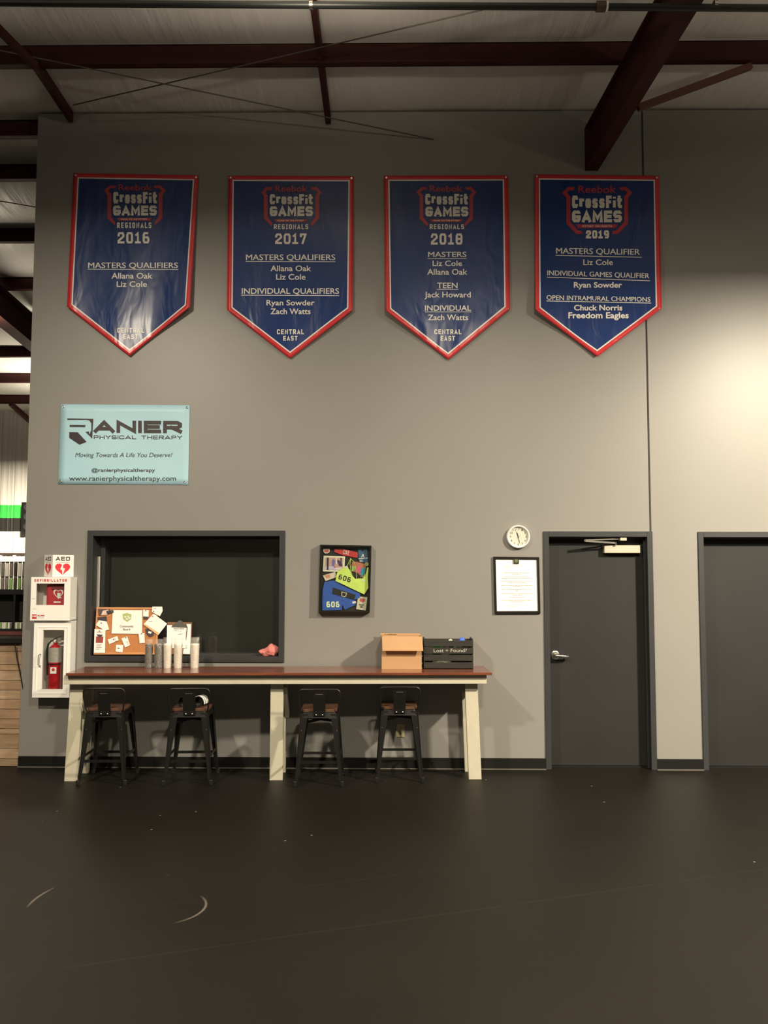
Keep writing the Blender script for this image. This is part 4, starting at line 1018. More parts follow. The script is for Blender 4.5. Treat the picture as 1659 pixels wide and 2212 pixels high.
# ------------------------------------------------------------------ stools
def make_stool():
    r = thing('bar_stool', (0, 0, 0), local=True)
    # seat: rounded square of dark timber, back towards -y
    S = .155
    def rsq(h, z, rad=.04, n=5):
        pts = []
        for cx, cy, a0 in ((h - rad, h - rad, 0), (-h + rad, h - rad, 90), (-h + rad, -h + rad, 180), (h - rad, -h + rad, 270)):
            for k in range(n):
                a = radians(a0 + 90 * k / (n - 1)); pts.append((cx + rad * cos(a), cy + rad * sin(a), z))
        return pts
    def loft(loops, mb):
        n = len(loops[0]); vs = [p for l in loops for p in l]; fs = [tuple(range(n - 1, -1, -1)), tuple((len(loops) - 1) * n + k for k in range(n))]
        for i in range(len(loops) - 1):
            for k in range(n): fs.append((i * n + k, i * n + (k + 1) % n, (i + 1) * n + (k + 1) % n, (i + 1) * n + k))
        mb.add(vs, fs)
        return mb
    loft([rsq(S - .004, .602), rsq(S, .606), rsq(S, .622), rsq(S - .006, .628)], MB()).build('seat', M_seat, r, smooth=True)
    # skirt: pressed steel pan
    loft([rsq(S + .006, .555, .03), rsq(S - .003, .602, .035)], MB()).build('seat_pan', M_blackmetal, r, smooth=True)
    top, bot = .150, .196
    for sx in (-1, 1):
        for sy in (-1, 1):
            m = MB()
            # L-shaped pressed leg: two tapering flanges meeting at the outer corner
            wt, wb = .062, .022; t = .0025
            T = Vector((sx * (top + .006), sy * (top + .006), .592)); Bt = Vector((sx * bot, sy * bot, .035))
            for ax in (0, 1):
                d = Vector((-sx, 0, 0)) if ax == 0 else Vector((0, -sy, 0))
                n = Vector((0, -sy, 0)) if ax == 0 else Vector((-sx, 0, 0))
                for (pa, wa, pb, wb_) in ((T, wt, T.lerp(Bt, .5), .040), (T.lerp(Bt, .5), .040, Bt, wb)):
                    q = [pa, pa + d * wa, pb + d * wb_, pb]
                    m.prism(q, n * t * 2)
            m.tube([T, Bt], .004, 6)
            lg = m.build('leg', M_blackmetal, r)
            MB().box(Bt.x - .014, Bt.x + .014, Bt.y - .014, Bt.y + .014, 0, .045).build('foot_cap', M_black, lg, bevel=.004)
            MB().lathe([(.0, -.004), (.005, -.003), (.005, .003)], (Bt.lerp(T, .75).x - sx * .018, sy * (Bt.lerp(T, .75).y * sy + .002), Bt.lerp(T, .75).z), 8, 'Y').build('bolt_head', M_chrome, lg)
    # foot rails
    zf_ = .195; h = bot + (top - bot) * (zf_ - .035) / .557 - .006
    for i, (a, b, z) in enumerate((((-h, -h), (h, -h), zf_), ((-h, h), (h, h), zf_), ((-h, -h), (-h, h), zf_ + .03), ((h, -h), (h, h), zf_ + .03))):
        MB().bar((a[0], a[1], z), (b[0], b[1], z), .006, .022).build('foot_rail', M_blackmetal, r)
    # crossed stays under the seat
    for s in (-1, 1):
        k = .145
        MB().bar((-k, -k * s, .51), (k, k * s, .53), .004, .022).build('cross_stay', M_blackmetal, r)
    # back hoop and splat
    w = .172
    hoop = [(-.150, -.150, .598), (-.160, -.168, .64), (-w, -.185, .73), (-w, -.190, .775), (-w + .012, -.192, .79), (-w + .03, -.193, .797), (0, -.197, .799), (w - .03, -.193, .797), (w - .012, -.192, .79), (w, -.190, .775), (w, -.185, .73), (.160, -.168, .64), (.150, -.150, .598)]
    MB().tube(hoop, .0065, 8).build('back_hoop', M_blackmetal, r, smooth=True)
    vs = []; rows = [(.572, -.163), (.61, -.166), (.66, -.175), (.72, -.186), (.775, -.193)]
    for z, y in rows:
        for k in range(5):
            u = -1 + 2 * k / 4; ww = .048 + .008 * (z - .57) / .2
            vs.append((u * ww, y - .004 + .008 * u * u * 0, z))
    m = MB(); n = len(vs)
    vs2 = [(x, y + .004, z) for x, y, z in vs]
    fs = []
    for i in range(len(rows) - 1):
        for k in range(4):
            a = i * 5 + k; fs.append((a, a + 1, a + 6, a + 5)); fs.append((a + n, a + n + 5, a + n + 6, a + n + 1))
    for i in range(len(rows) - 1):
        a = i * 5; fs.append((a, a + 5, a + 5 + n, a + n)); a = i * 5 + 4; fs.append((a, a + n, a + 5 + n, a + 5))
    for k in range(4): fs.append((k, k + n, k + 1 + n, k + 1)); q = 20 + k; fs.append((q, q + 1, q + 1 + n, q + n))
    m.add(vs + vs2, fs); sp = m.build('back_splat', M_blackmetal, r)
    for x in (-.027, .027):
        MB().lathe([(.0, -.006), (.005, -.005), (.0075, -.002), (.0075, .003)], (x, -.168, .583), 10, 'Y').build('bolt_head', M_chrome, sp, smooth=True)
    MB().bar((-.03, -.196, .757), (.03, -.196, .757), .004, .006).build('splat_slot', MATS['dull_steel_rod'], sp)
    return r
proto = make_stool()
spots = [(-2.455, -.435, 2, 'black metal stool with low back and dark wood seat, nearest the left counter leg'),
         (-1.745, -.425, 3.5, 'black metal stool second from the left, with a striped sandal on its seat'),
         (-.640, -.445, 2, 'black metal stool third from the left, just right of the middle counter leg'),
         (.036, -.295, 1.5, 'black metal stool fourth from the left, in front of the wall outlet')]
stools = []
for i, (x, y, a, lab) in enumerate(spots):
    o = proto if i == 0 else copy_tree(proto)
    o.location = (x, y, 0); o.rotation_euler = (0, 0, radians(a)); tag(o, lab, 'stool', 'black metal stools under the counter'); stools.append(o)

# striped sandal on the second stool
root = thing('slide_sandal', (-1.672, -.40, .629), 'black slide sandal with three white stripes on the second stool', 'sandal', local=True)
root.rotation_euler = (0, 0, radians(-12))
sole = []
for k in range(20):
    a = 2 * pi * k / 20; sole.append(((.043 + .006 * sin(a)) * cos(a), .125 * sin(a), 0))
MB().prism(sole, (0, 0, .028)).build('sole', M_black, root, bevel=.006, bseg=2)
def strap_pt(t, v, off):
    a = pi * t; r_ = .047 + off
    return Vector((-cos(a) * r_, -.02 + v, .018 + sin(a) * (.062 + off)))
def strap(v0, v1, off0, off1, mt, nm, par):
    n = 14; m = MB(); vs = []
    for k in range(n + 1):
        t = k / n
        for v, o_ in ((v0, off0), (v1, off0), (v1, off1), (v0, off1)): vs.append(strap_pt(t, v, o_))
    fs = []
    for k in range(n):
        for q in range(4): fs.append((k * 4 + q, k * 4 + (q + 1) % 4, (k + 1) * 4 + (q + 1) % 4, (k + 1) * 4 + q))
    fs += [(0, 1, 2, 3), (n * 4 + 3, n * 4 + 2, n * 4 + 1, n * 4)]
    return m.add(vs, fs).build(nm, mt, par, smooth=True)
stp = strap(-.055, .055, 0, .005, M_black, 'strap', root)
for v in (-.046, -.012, .022): strap(v, v + .022, .005, .007, M_white, 'stripe', stp)
root = thing('slide_sandal', (-1.805, -.40, .629), 'black slide sandal lying behind the splat of the second stool', 'sandal', local=True)
root.rotation_euler = (0, 0, radians(-10))
MB().prism(sole, (0, 0, .028)).build('sole', M_black, root, bevel=.006, bseg=2)
strap(-.055, .055, 0, .005, M_black, 'strap', root)

# ------------------------------------------------------------------ wall outlet
a, b = P(856, 1564, 0), P(873.5, 1592.5, 0)
root = thing('wall_outlet', ((a.x + b.x) / 2, 0, b.z), 'ivory double power outlet low on the wall behind fourth stool', 'outlet')
M_iv = mat('ivory_plate', (.52, .45, .27), .4)
MB().box(a.x, b.x, -.006, 0, b.z, a.z).build('cover_plate', M_iv, root, bevel=.002)
cxx = (a.x + b.x) / 2; czz = (a.z + b.z) / 2
for dz in (-.021, .021):
    s_ = MB().lathe([(.0, -.0085), (.015, -.0085), (.016, -.006)], (cxx, 0, czz + dz), 16, 'Y').build('socket', M_iv, root)
    m = MB().box(cxx - .008, cxx - .005, -.0092, -.0085, czz + dz - .004, czz + dz + .006).box(cxx + .005, cxx + .008, -.0092, -.0085, czz + dz - .004, czz + dz + .006).box(cxx - .002, cxx + .002, -.0092, -.0085, czz + dz - .011, czz + dz - .007)
    m.build('socket_slots', M_black, s_)

# ------------------------------------------------------------------ clock
c = P(1119.5, 1159.5, -.02); R = .108
root = thing('wall_clock', (c.x, 0, c.z - R), 'round white wall clock above the framed notice', 'clock')
o_ = Vector((c.x, 0, c.z))
MB().lathe([(R * .99, 0), (R, -.006), (R * .99, -.028), (R * .93, -.04), (R * .86, -.036), (R * .84, -.022), (R * .84, -.0), ], o_, 48, 'Y').build('case', M_white, root, smooth=True)
MB().lathe([(.0, -.018), (R * .85, -.018), (R * .85, -.010), (.0, -.010)], o_, 48, 'Y').build('dial', mat('dial_white', (.80, .78, .70), .5, var=.01), root)
fm = lambda a_, b_, off=0: Vector((o_.x + a_, -.0185 - off, o_.z + b_))
mb = MB()
for h_ in range(1, 13):
    an = radians(90 - h_ * 30); rr = R * .66; t_ = str(h_); ww = .0065 * len(t_)
    put_text(mb, t_, rr * cos(an) - ww, rr * cos(an) + ww, rr * sin(an) + .009, rr * sin(an) - .009, fm, .0005, .01)
mb.build('numerals', M_grey, root, fix=False)
def hand(ang, L_, w_, off, nm, mt):
    an = radians(90 - ang); d = Vector((cos(an), sin(an))); n_ = Vector((-d.y, d.x))
    q = [(-d * .015 + n_ * w_ * .5), (d * L_ * .6 + n_ * w_), (d * L_), (d * L_ * .6 - n_ * w_), (-d * .015 - n_ * w_ * .5)]
    m = MB(); put_poly(m, [(p.x, p.y) for p in q], fm, off + .001, back=off); m.build(nm, mt, root)
hand(343, .052, .0045, .002, 'hour_hand', M_text_k); hand(168, .070, .0022, .0045, 'minute_hand', M_text_k); hand(48, .03, .0008, .007, 'second_hand', M_text_k)
MB().lathe([(.0, -.028), (.004, -.027), (.004, -.018)], o_, 12, 'Y').build('hub', M_text_k, root)
MB().lathe([(.0, -.033), (R * .86, -.033), (R * .86, -.032), (.0, -.032)], o_, 40, 'Y').build('lens', M_glass, root, smooth=True)

# ------------------------------------------------------------------ framed notice
NY = -.022
cs = [(1065.5, 1202.5), (1164.5, 1203.5), (1167.5, 1325), (1068.5, 1325.5)]
fm = onY(NY)
root = thing('framed_notice', tuple(P(1117, 1325, 0)), 'black framed sheet of small printed text beneath the clock', 'picture frame')
def bil(u, v, cs=cs):
    a = (cs[0][0] + (cs[1][0] - cs[0][0]) * u, cs[0][1] + (cs[1][1] - cs[0][1]) * u); b = (cs[3][0] + (cs[2][0] - cs[3][0]) * u, cs[3][1] + (cs[2][1] - cs[3][1]) * u)
    return (a[0] + (b[0] - a[0]) * v, a[1] + (b[1] - a[1]) * v)
def frame_sides(bilf, w, h, mapf, depth, mt, parent):
    for (u0, v0, u1, v1) in ((0, 0, w, 1), (1 - w, 0, 1, 1), (w, 0, 1 - w, h), (w, 1 - h, 1 - w, 1)):
        m = MB(); put_poly(m, [bilf(u0, v0), bilf(u1, v0), bilf(u1, v1), bilf(u0, v1)], mapf, 0, back=-depth); m.build('frame_side', mt, parent, bevel=.001)
M_frame = mat('glossy_black_frame', (.012, .010, .008), .3)
frame_sides(bil, .052, .042, fm, .022, M_frame, root)
m = MB(); put_poly(m, [bil(.05, .04), bil(.95, .04), bil(.95, .96), bil(.05, .96)], fm, -.010, back=-.014); m.build('sheet', M_paper, root)
def greek(mb, rows, bilf, mapf, off):
    for (v, c_, w_, h_) in rows:
        x = c_ - w_ / 2
        while x < c_ + w_ / 2:
            l = random.uniform(.012, .05); put_poly(mb, [bilf(x, v), bilf(min(x + l, c_ + w_ / 2), v), bilf(min(x + l, c_ + w_ / 2), v + h_), bilf(x, v + h_)], mapf, off); x += l + .010
m = MB(); rows = []
for v, w_ in ((.275, .56), (.30, .22), (.35, .52), (.376, .66), (.427, .70), (.45, .40), (.50, .68), (.523, .16), (.570, .66), (.594, .05), (.642, .66), (.667, .22), (.715, .36), (.763, .66), (.788, .30)):
    rows.append((v, .5, w_, .008))
greek(m, rows, bil, fm, -.009); m.build('printed_lines', mat('pale_brown_ink', (.30, .24, .17), .6), root, fix=False)
m = MB(); greek(m, [(.155, .46, .42, .010), (.185, .3, .14, .007), (.85, .5, .5, .008), (.875, .4, .2, .008)], bil, fm, -.009); m.build('faint_lines', mat('faint_ink', (.68, .66, .45), .6), root, fix=False)
m = MB(); put_poly(m, [bil(.44, .035), bil(.56, .035), bil(.56, .118), bil(.44, .118)], fm, .002, back=-.008); m.build('crest_tab', mat('dark_olive_tab', (.03, .03, .02), .5), root)
m = MB(); put_poly(m, [bil(.465, .048), bil(.535, .048), bil(.535, .085), bil(.5, .105), bil(.465, .085)], fm, .003); m.build('crest', mat('olive_green', (.14, .17, .07), .5), root, fix=False)

# ------------------------------------------------------------------ shadow box with race kit
S3 = 1659 / 150.0
def sz(x, y): return (670 + x / S3, 1160 + y / S3)
SBY = -.065
scs = [sz(238, 182), sz(1465, 205), sz(1425, 1808), sz(198, 1808)]
bs = lambda u, v: bil(u, v, scs)
fm = onY(SBY)
root = thing('shadow_box', tuple(P(745, 1322, 0)), 'black shadow box frame displaying yellow top and blue shorts numbered 606', 'picture frame')
frame_sides(bs, .028, .022, fm, .064, M_frame, root)
m = MB(); put_poly(m, [bs(.02, .02), bs(.98, .02), bs(.98, .98), bs(.02, .98)], fm, -.055, back=-.063); m.build('backing', mat('black_felt', (.022, .021, .018), .9), root)
lay = onY(SBY + .055)
def piece(pts, col, nm, off, name_mat, lab=None, zoom=True, thick=.004, rough=.7):
    m = MB(); put_poly(m, [sz(*p) for p in pts] if zoom else pts, lay, off, back=off - thick)
    o = m.build(nm, mat(name_mat, col, rough, var=.08, vscale=20, bump=.1), root, bevel=.0)
    if lab: o['label'] = lab
    return o
C_SH = (.028, .095, .42); C_YE = (.60, .80, .16)
piece([(345, 1075), (600, 1030), (760, 1150), (1200, 1350), (1190, 1450), (1060, 1500), (1090, 1620), (825, 1740), (765, 1600), (760, 1745), (290, 1755), (282, 1500), (300, 1230)], C_SH, 'shorts', .012, 'royal_blue_fabric', 'royal blue shorts')
piece([(545, 1205), (1085, 1380), (1055, 1500), (530, 1350)], (.012, .012, .01), 'waist_belt', .017, 'black_webbing', 'black belt with crest')
piece([(745, 1300), (885, 1335), (855, 1425), (800, 1440), (740, 1405)], (.42, .42, .30), 'belt_crest', .020, 'pale_crest')
piece([(770, 1325), (860, 1348), (835, 1405), (798, 1415), (765, 1395)], (.03, .03, .025), 'belt_crest_field', .021, 'black_webbing')
piece([(320, 448), (835, 462), (812, 835), (302, 822)], (.78, .76, .60), 'photo_mount', .008, 'cream_mount')
# photo, built as a few blurred colour fields
piece([(355, 485), (795, 495), (775, 790), (345, 785)], (.50, .33, .26), 'photo_print', .010, 'photo_warm_ground')
for nm_, pts, c_ in (('photo_figures', [(520, 560), (560, 520), (600, 570), (590, 640), (560, 740), (520, 730)], (.16, .14, .42)), ('photo_figures', [(640, 560), (690, 550), (760, 640), (770, 700), (690, 690)], (.05, .03, .10)),
                    ('photo_uprights', [(400, 490), (445, 490), (440, 785), (395, 785)], (.03, .03, .05)), ('photo_uprights', [(725, 495), (755, 495), (750, 700), (722, 700)], (.03, .03, .05)),
                    ('photo_floor', [(350, 700), (560, 700), (600, 788), (346, 784)], (.50, .46, .62)), ('photo_floor', [(560, 740), (775, 720), (772, 790), (560, 788)], (.62, .55, .60)), ('photo_plate', [(530, 700), (600, 705), (590, 745), (540, 740)], (.42, .05, .25)), ('photo_wall_light', [(620, 490), (640, 490), (640, 640), (620, 640)], (.8, .72, .6))):
    piece(pts, c_, nm_, .0115 + .0005 * random.random(), 'photo_%d' % len(MATS), thick=.001)
piece([(1000, 590), (1100, 590), (1300, 640), (1330, 720), (1300, 960), (1160, 960), (1010, 830), (985, 700)], (.45, .16, .10), 'second_photo', .008, 'photo_red_crowd', 'partly covered colour photograph')
piece([(1000, 700), (1060, 700), (1050, 800), (990, 820)], (.25, .6, .12), 'second_photo_green', .0095, 'photo_green', thick=.001)
piece([(1225, 745), (1320, 735), (1310, 880), (1225, 950), (1200, 850)], (.03, .28, .42), 'second_photo_teal', .0095, 'photo_teal', thick=.001)
piece([(1140, 700), (1200, 700), (1210, 850), (1150, 870), (1115, 800)], (.62, .10, .28), 'second_photo_pink', .0095, 'photo_pink', thick=.001)
piece([(1000, 820), (1120, 850), (1220, 930), (1150, 1000), (1020, 930)], (.02, .015, .015), 'second_photo_dark', .009, 'photo_dark', thick=.001)
piece([(580, 285), (790, 285), (1140, 370), (1130, 500), (800, 440), (582, 360)], (.50, .04, .045), 'name_strip', .010, 'red_fabric_strip', 'red name strip reading COLE')
piece([(310, 285), (465, 275), (468, 355), (420, 392), (345, 390), (315, 345)], (.62, .58, .52), 'crest_patch', .010, 'pale_patch')
piece([(335, 305), (445, 300), (445, 350), (400, 372), (345, 360)], (.48, .10, .09), 'crest_patch_field', .011, 'red_patch', thick=.001)
piece([(1142, 250), (1360, 262), (1380, 620), (1260, 610), (1160, 540)], (.045, .12, .22), 'pass_card', .009, 'slate_blue_card', 'slate blue pass marked A')
piece([(1150, 510), (1375, 490), (1378, 515), (1155, 530)], (.5, .55, .6), 'pass_band', .0105, 'pale_blue_band', thick=.001)
piece([(1225, 305), (1250, 295), (1275, 305), (1280, 330), (1250, 345), (1225, 335)], (.01, .01, .01), 'pass_hole', .0105, 'black_webbing', thick=.001)
piece([(300, 920), (600, 832), (632, 960), (368, 1052)], (.62, .54, .44), 'ticket', .010, 'pale_ticket', 'pale tilted ticket')
piece([(345, 920), (465, 890), (480, 960), (385, 985)], (.58, .26, .16), 'ticket_print', .0112, 'orange_print', thick=.001)
piece([(1145, 1418), (1368, 1440), (1328, 1755), (1098, 1725)], (.60, .56, .42), 'accreditation_card', .010, 'cream_card', 'cream card with red crest')
piece([(1188, 1465), (1318, 1478), (1305, 1535), (1250, 1560), (1188, 1535)], (.55, .10, .09), 'card_crest', .0112, 'red_patch', thick=.001)
piece([(1000, 1545), (1085, 1525), (1100, 1575), (1015, 1595)], (.7, .66, .72), 'care_label', .014, 'white_label')
# yellow top
piece([(640, 860), (700, 800), (830, 700), (905, 735), (955, 800), (985, 900), (1080, 1000), (1200, 985), (1260, 1000), (1330, 900), (1360, 730), (1395, 730), (1380, 1000), (1390, 1220), (1290, 1372), (606, 1050)], C_YE, 'sports_top', .024, 'neon_yellow_fabric', 'neon yellow sports top', thick=.006)
for path in ([(850, 730), (900, 660), (975, 500)], [(975, 500), (950, 640), (975, 830), (1010, 930)], [(975, 530), (1040, 580), (1085, 720), (1112, 860), (1105, 1000)], [(1375, 720), (1330, 880), (1240, 1000)], [(1375, 720), (1385, 860), (1340, 1060)]):
    m = MB(); m.tube([lay(*sz(*p), .024) for p in path], .0022, 6); m.build('top_strap', MATS['neon_yellow_fabric'], root)
piece([(830, 700), (890, 690), (912, 740), (850, 745)], (.6, .6, .5), 'strap_label', .026, 'white_label')
piece([(1205, 1000), (1290, 1030), (1335, 1080), (1260, 1060)], (.5, .5, .4), 'strap_label', .026, 'white_label')
m = MB(); lz = lambda x, y, off=0: lay(*sz(x, y), off)
def rot_map(cx, cy, ang, base):
    c_, s_ = cos(radians(ang)), sin(radians(ang))
    return lambda x, y, off=0: lz(cx + x * c_ - y * s_, cy + x * s_ + y * c_, base + off)
block_text(m, '606', -150, 150, -58, 62, rot_map(828, 985, 17, .0247), .0012, th=.19, gap=.22); m.build('top_number', M_text_k, root, fix=False)
m = MB(); block_text(m, '606', -155, 155, -68, 70, rot_map(545, 1610, 0, .0125), .0012, th=.22, gap=.16); m.build('shorts_number', mat('neon_white_print', (.72, .85, .55), .5), root, fix=False)
m = MB(); put_text(m, 'COLE', -72, 72, -45, 45, rot_map(860, 365, 9, .0105), .0012, .01); put_text(m, 'A', -40, 40, -42, 42, rot_map(1262, 445, 3, .0105), .0012, .02); put_text(m, 'W1', -38, 38, -22, 22, rot_map(1212, 578, 3, .0105), .0012, .02)
m.build('white_lettering', M_text_w, root, fix=False)
m = MB(); put_poly(m, [(1170 + a_, b_) for a_, b_ in ((0, 1605), (120, 1615), (118, 1635), (0, 1625))], lz, .0115); put_poly(m, [(1198, 1640), (1250, 1645), (1248, 1665), (1196, 1660)], lz, .0115); put_poly(m, [(1198, 1672), (1245, 1676), (1243, 1695), (1196, 1690)], lz, .0115)
m.build('card_lines', M_text_k, root, fix=False)
m = MB(); pts = [(1348 + 48 * cos(2 * pi * k / 20), 650 + 48 * sin(2 * pi * k / 20)) for k in range(20)]; put_poly(m, [sz(*p) for p in pts], lay, .016, back=.010); o = m.build('medal', mat('brass_medal', (.45, .42, .22), .4, metal=.4), root); o['label'] = 'small pale brass medal'
m = MB(); put_poly(m, [bs(.025, .02), bs(.975, .02), bs(.975, .98), bs(.025, .98)], fm, -.003, back=-.006); m.build('pane', M_glass, root)

# ------------------------------------------------------------------ cork board on the window sill
S4 = 1659 / 260.0
def kz(x, y): return (190 + x / S4, 1290 + y / S4)
SILL = WIN[2] + .052
KB = .02
# leaning: bottom a little forward, top back
zb_ = P(270, 1415, KB).z
def lean(px, py, off=0.0):
    Y = KB
    for _ in range(3):
        p = P(px, py, Y); Y = KB + .055 * max(-.2, (p.z - zb_) / .45) - off
    return P(px, py, Y)
root = thing('cork_board', tuple(P(270, 1415, KB)), 'orange cork board with pinned cards leaning in the window', 'notice board')
kb = [(118, 138), (960, 142), (962, 790), (78, 790)]
m = MB(); put_poly(m, [kz(*p) for p in kb], lean, 0, back=-.010); m.build('cork_sheet', mat('cork', (.50, .20, .065), .8, var=.12, vscale=60, bump=.2, bscale=120), root)
M_kf = mat('pine_strip', (.60, .28, .11), .6, var=.1)
for pts in ([(118, 138), (960, 142), (960, 165), (118, 162)], [(78, 762), (962, 762), (962, 790), (78, 790)], [(118, 162), (140, 162), (104, 762), (80, 762)], [(936, 165), (960, 165), (962, 762), (938, 762)]):
    m = MB(); put_poly(m, [kz(*p) for p in pts], lean, .005, back=0); m.build('frame_strip', M_kf, root)
def card(pts, col, nm, off, mname, lab=None):
    m = MB(); put_poly(m, [kz(*p) for p in pts], lean, off, back=off - .0012); o = m.build(nm, mat(mname, col, .55, var=.02), root)
    if lab: o['label'] = lab
    return o
PW = (.90, .88, .84); PB = (.045, .04, .055)
card([(342, 178), (752, 180), (745, 508), (324, 502)], PW, 'notice_sheet', .007, 'bright_paper', 'large white sheet reading Community Board')
m = MB(); k = .0085
sh1 = [(478, 232), (538, 218), (598, 236), (592, 300), (540, 340), (485, 300)]
put_poly(m, [kz(*p) for p in sh1], lean, k); m.build('shield_print', mat('lime_olive_print', (.42, .50, .16), .5), root, fix=False)
m = MB()
for pts in ([(498, 262), (520, 258), (528, 280), (505, 285)], [(535, 262), (575, 258), (560, 272), (545, 280)], [(515, 295), (545, 290), (560, 300), (530, 312)], [(555, 280), (585, 275), (578, 295), (560, 296)]): put_poly(m, [kz(*p) for p in pts], lean, k + .0005)
m.build('shield_gap', M_paper, root, fix=False)
m = MB(); kf = lambda x, y, off=0: lean(*kz(x, y), off)
put_text(m, 'Community', 440, 628, 388, 414, kf, k, .02); put_text(m, 'Board', 485, 582, 430, 456, kf, k, .02); m.build('lettering', mat('dark_grey_ink', (.16, .13, .11), .6), root, fix=False)
card([(135, 165), (300, 165), (285, 240), (150, 250)], (.10, .06, .06), 'photo_card', .006, 'dark_photo')
card([(205, 185), (282, 172), (270, 240), (180, 250)], (.72, .55, .45), 'photo_detail', .0075, 'skin_tone_print')
card([(250, 190), (350, 178), (356, 214), (262, 232)], PB, 'business_card', .009, 'black_card', 'small black card')
card([(128, 280), (252, 262), (262, 330), (140, 318)], PB, 'business_card', .007, 'black_card', 'small black card')
card([(150, 318), (258, 335), (292, 445), (240, 462), (108, 385)], PW, 'pinned_note', .009, 'bright_paper')
card([(90, 438), (242, 445), (236, 768), (80, 768)], PW, 'flyer', .011, 'bright_paper', 'tall white flyer with a red picture')
card([(112, 540), (212, 542), (205, 630), (108, 628)], (.30, .05, .04), 'flyer_picture', .0125, 'dark_red_photo')
card([(118, 512), (208, 516), (180, 548), (145, 548)], (.04, .03, .03), 'flyer_figure', .0128, 'black_card')
card([(272, 585), (405, 535), (422, 595), (295, 648)], PW, 'pinned_note', .007, 'bright_paper', 'tilted white note lower left of the sheet')
card([(460, 570), (540, 540), (582, 660), (512, 694)], PW, 'pinned_note', .007, 'bright_paper')
card([(388, 655), (488, 660), (478, 760), (380, 748)], PW, 'pinned_note', .007, 'bright_paper')
card([(698, 505), (778, 492), (785, 630), (712, 636)], PW, 'pinned_note', .009, 'bright_paper')
card([(762, 172), (840, 180), (835, 270), (760, 265)], PW, 'pinned_note', .007, 'bright_paper')
card([(762, 262), (832, 268), (825, 300), (765, 302)], PB, 'business_card', .007, 'black_card')
card([(888, 130), (1024, 130), (1030, 190), (992, 262), (880, 205)], PW, 'pinned_note', .010, 'bright_paper', 'white note hanging over the top right corner')
card([(905, 228), (1092, 365), (968, 522), (768, 370)], PW, 'pinned_flyer', .013, 'bright_paper', 'large white flyer overlapping the right edge')
card([(790, 372), (975, 490), (965, 524), (766, 380)], (.80, .45, .22), 'flyer_band', .0145, 'orange_tint')
card([(790, 440), (850, 425), (905, 480), (900, 530), (850, 550), (800, 500)], PB, 'business_card', .008, 'black_card')
card([(835, 468), (880, 478), (868, 505), (828, 492)], PW, 'card_logo', .0095, 'bright_paper')
m = MB(); 
for x, y in ((185, 355), (895, 262), (905, 195), (160, 466), (355, 582), (522, 556), (738, 500), (797, 182), (420, 700)):
    p = lean(*kz(x, y), .014); MB().lathe([(.0, -.006), (.004, -.005), (.003, .0), (.004, .002)], p, 8, 'Y').build('push_pin', M_black, root)
# small greeked print on cards
m = MB()
for x, y, w_ in ((118, 650, 70), (118, 668, 60), (112, 690, 80), (112, 712, 50), (345, 570, 40), (370, 598, 46), (525, 610, 30), (540, 640, 20), (410, 700, 40), (906, 152, 35), (840, 330, 50), (125, 478, 70)):
    put_poly(m, [kz(x, y), kz(x + w_, y), kz(x + w_, y + 5), kz(x, y + 5)], lean, .0145)
m.build('small_print', mat('soft_grey_ink', (.40, .33, .30), .6), root, fix=False)

# clip board
root = thing('clipboard', tuple(P(390, 1414, .02)), 'brown clipboard holding white papers, right of the cork board', 'clipboard')
cbp = [(1095, 342), (1436, 348), (1418, 790), (1085, 785)]
m = MB(); put_poly(m, [kz(*p) for p in cbp], lean, .004, back=0); m.build('board', mat('hardboard', (.22, .10, .045), .5), root, bevel=.001)
m = MB(); put_poly(m, [kz(*p) for p in [(1360, 370), (1420, 372), (1408, 785), (1310, 780)]], lean, .0055, back=.004); m.build('paper_sheet', M_paper, root)
m = MB(); put_poly(m, [kz(*p) for p in [(1090, 385), (1356, 390), (1345, 700), (1085, 700)]], lean, .0085, back=.007); m.build('paper_sheet', M_paper, root)
m = MB(); put_poly(m, [kz(*p) for p in [(1150, 412), (1165, 385), (1215, 365), (1240, 325), (1270, 315), (1298, 328), (1312, 368), (1355, 380), (1366, 418)]], lean, .016, back=.008); m.build('clip', M_chrome, root, bevel=.002)
m = MB(); [put_poly(m, [kz(x, 428), kz(x + w_, 430), kz(x + w_, 443), kz(x, 441)], lean, .0095) for x, w_ in ((1185, 16), (1205, 14), (1222, 14), (1242, 12), (1264, 18), (1286, 14), (1304, 18))]; greekrows = [(1190, 460), (1250, 470), (1260, 494), (1245, 510)]
for x, y in greekrows: put_poly(m, [kz(x, y), kz(x + 45, y), kz(x + 45, y + 4), kz(x, y + 4)], lean, .0095)
m.build('lettering', M_grey, root, fix=False)
m = MB()
for y in (660, 675, 690, 705): put_poly(m, [kz(1310, y), kz(1365, y + 2), kz(1365, y + 7), kz(1310, y + 5)], lean, .0065)
m.build('printed_lines', M_grey, root, fix=False)

m = MB(); m.tube([lean(*kz(1352, 372), .02), lean(*kz(1368, 420), .018), lean(*kz(1358, 500), .014), lean(*kz(1352, 592), .012)], [.0022, .0032, .0028, .0012], 8); m.build('hanging_pen', M_text_k, root)

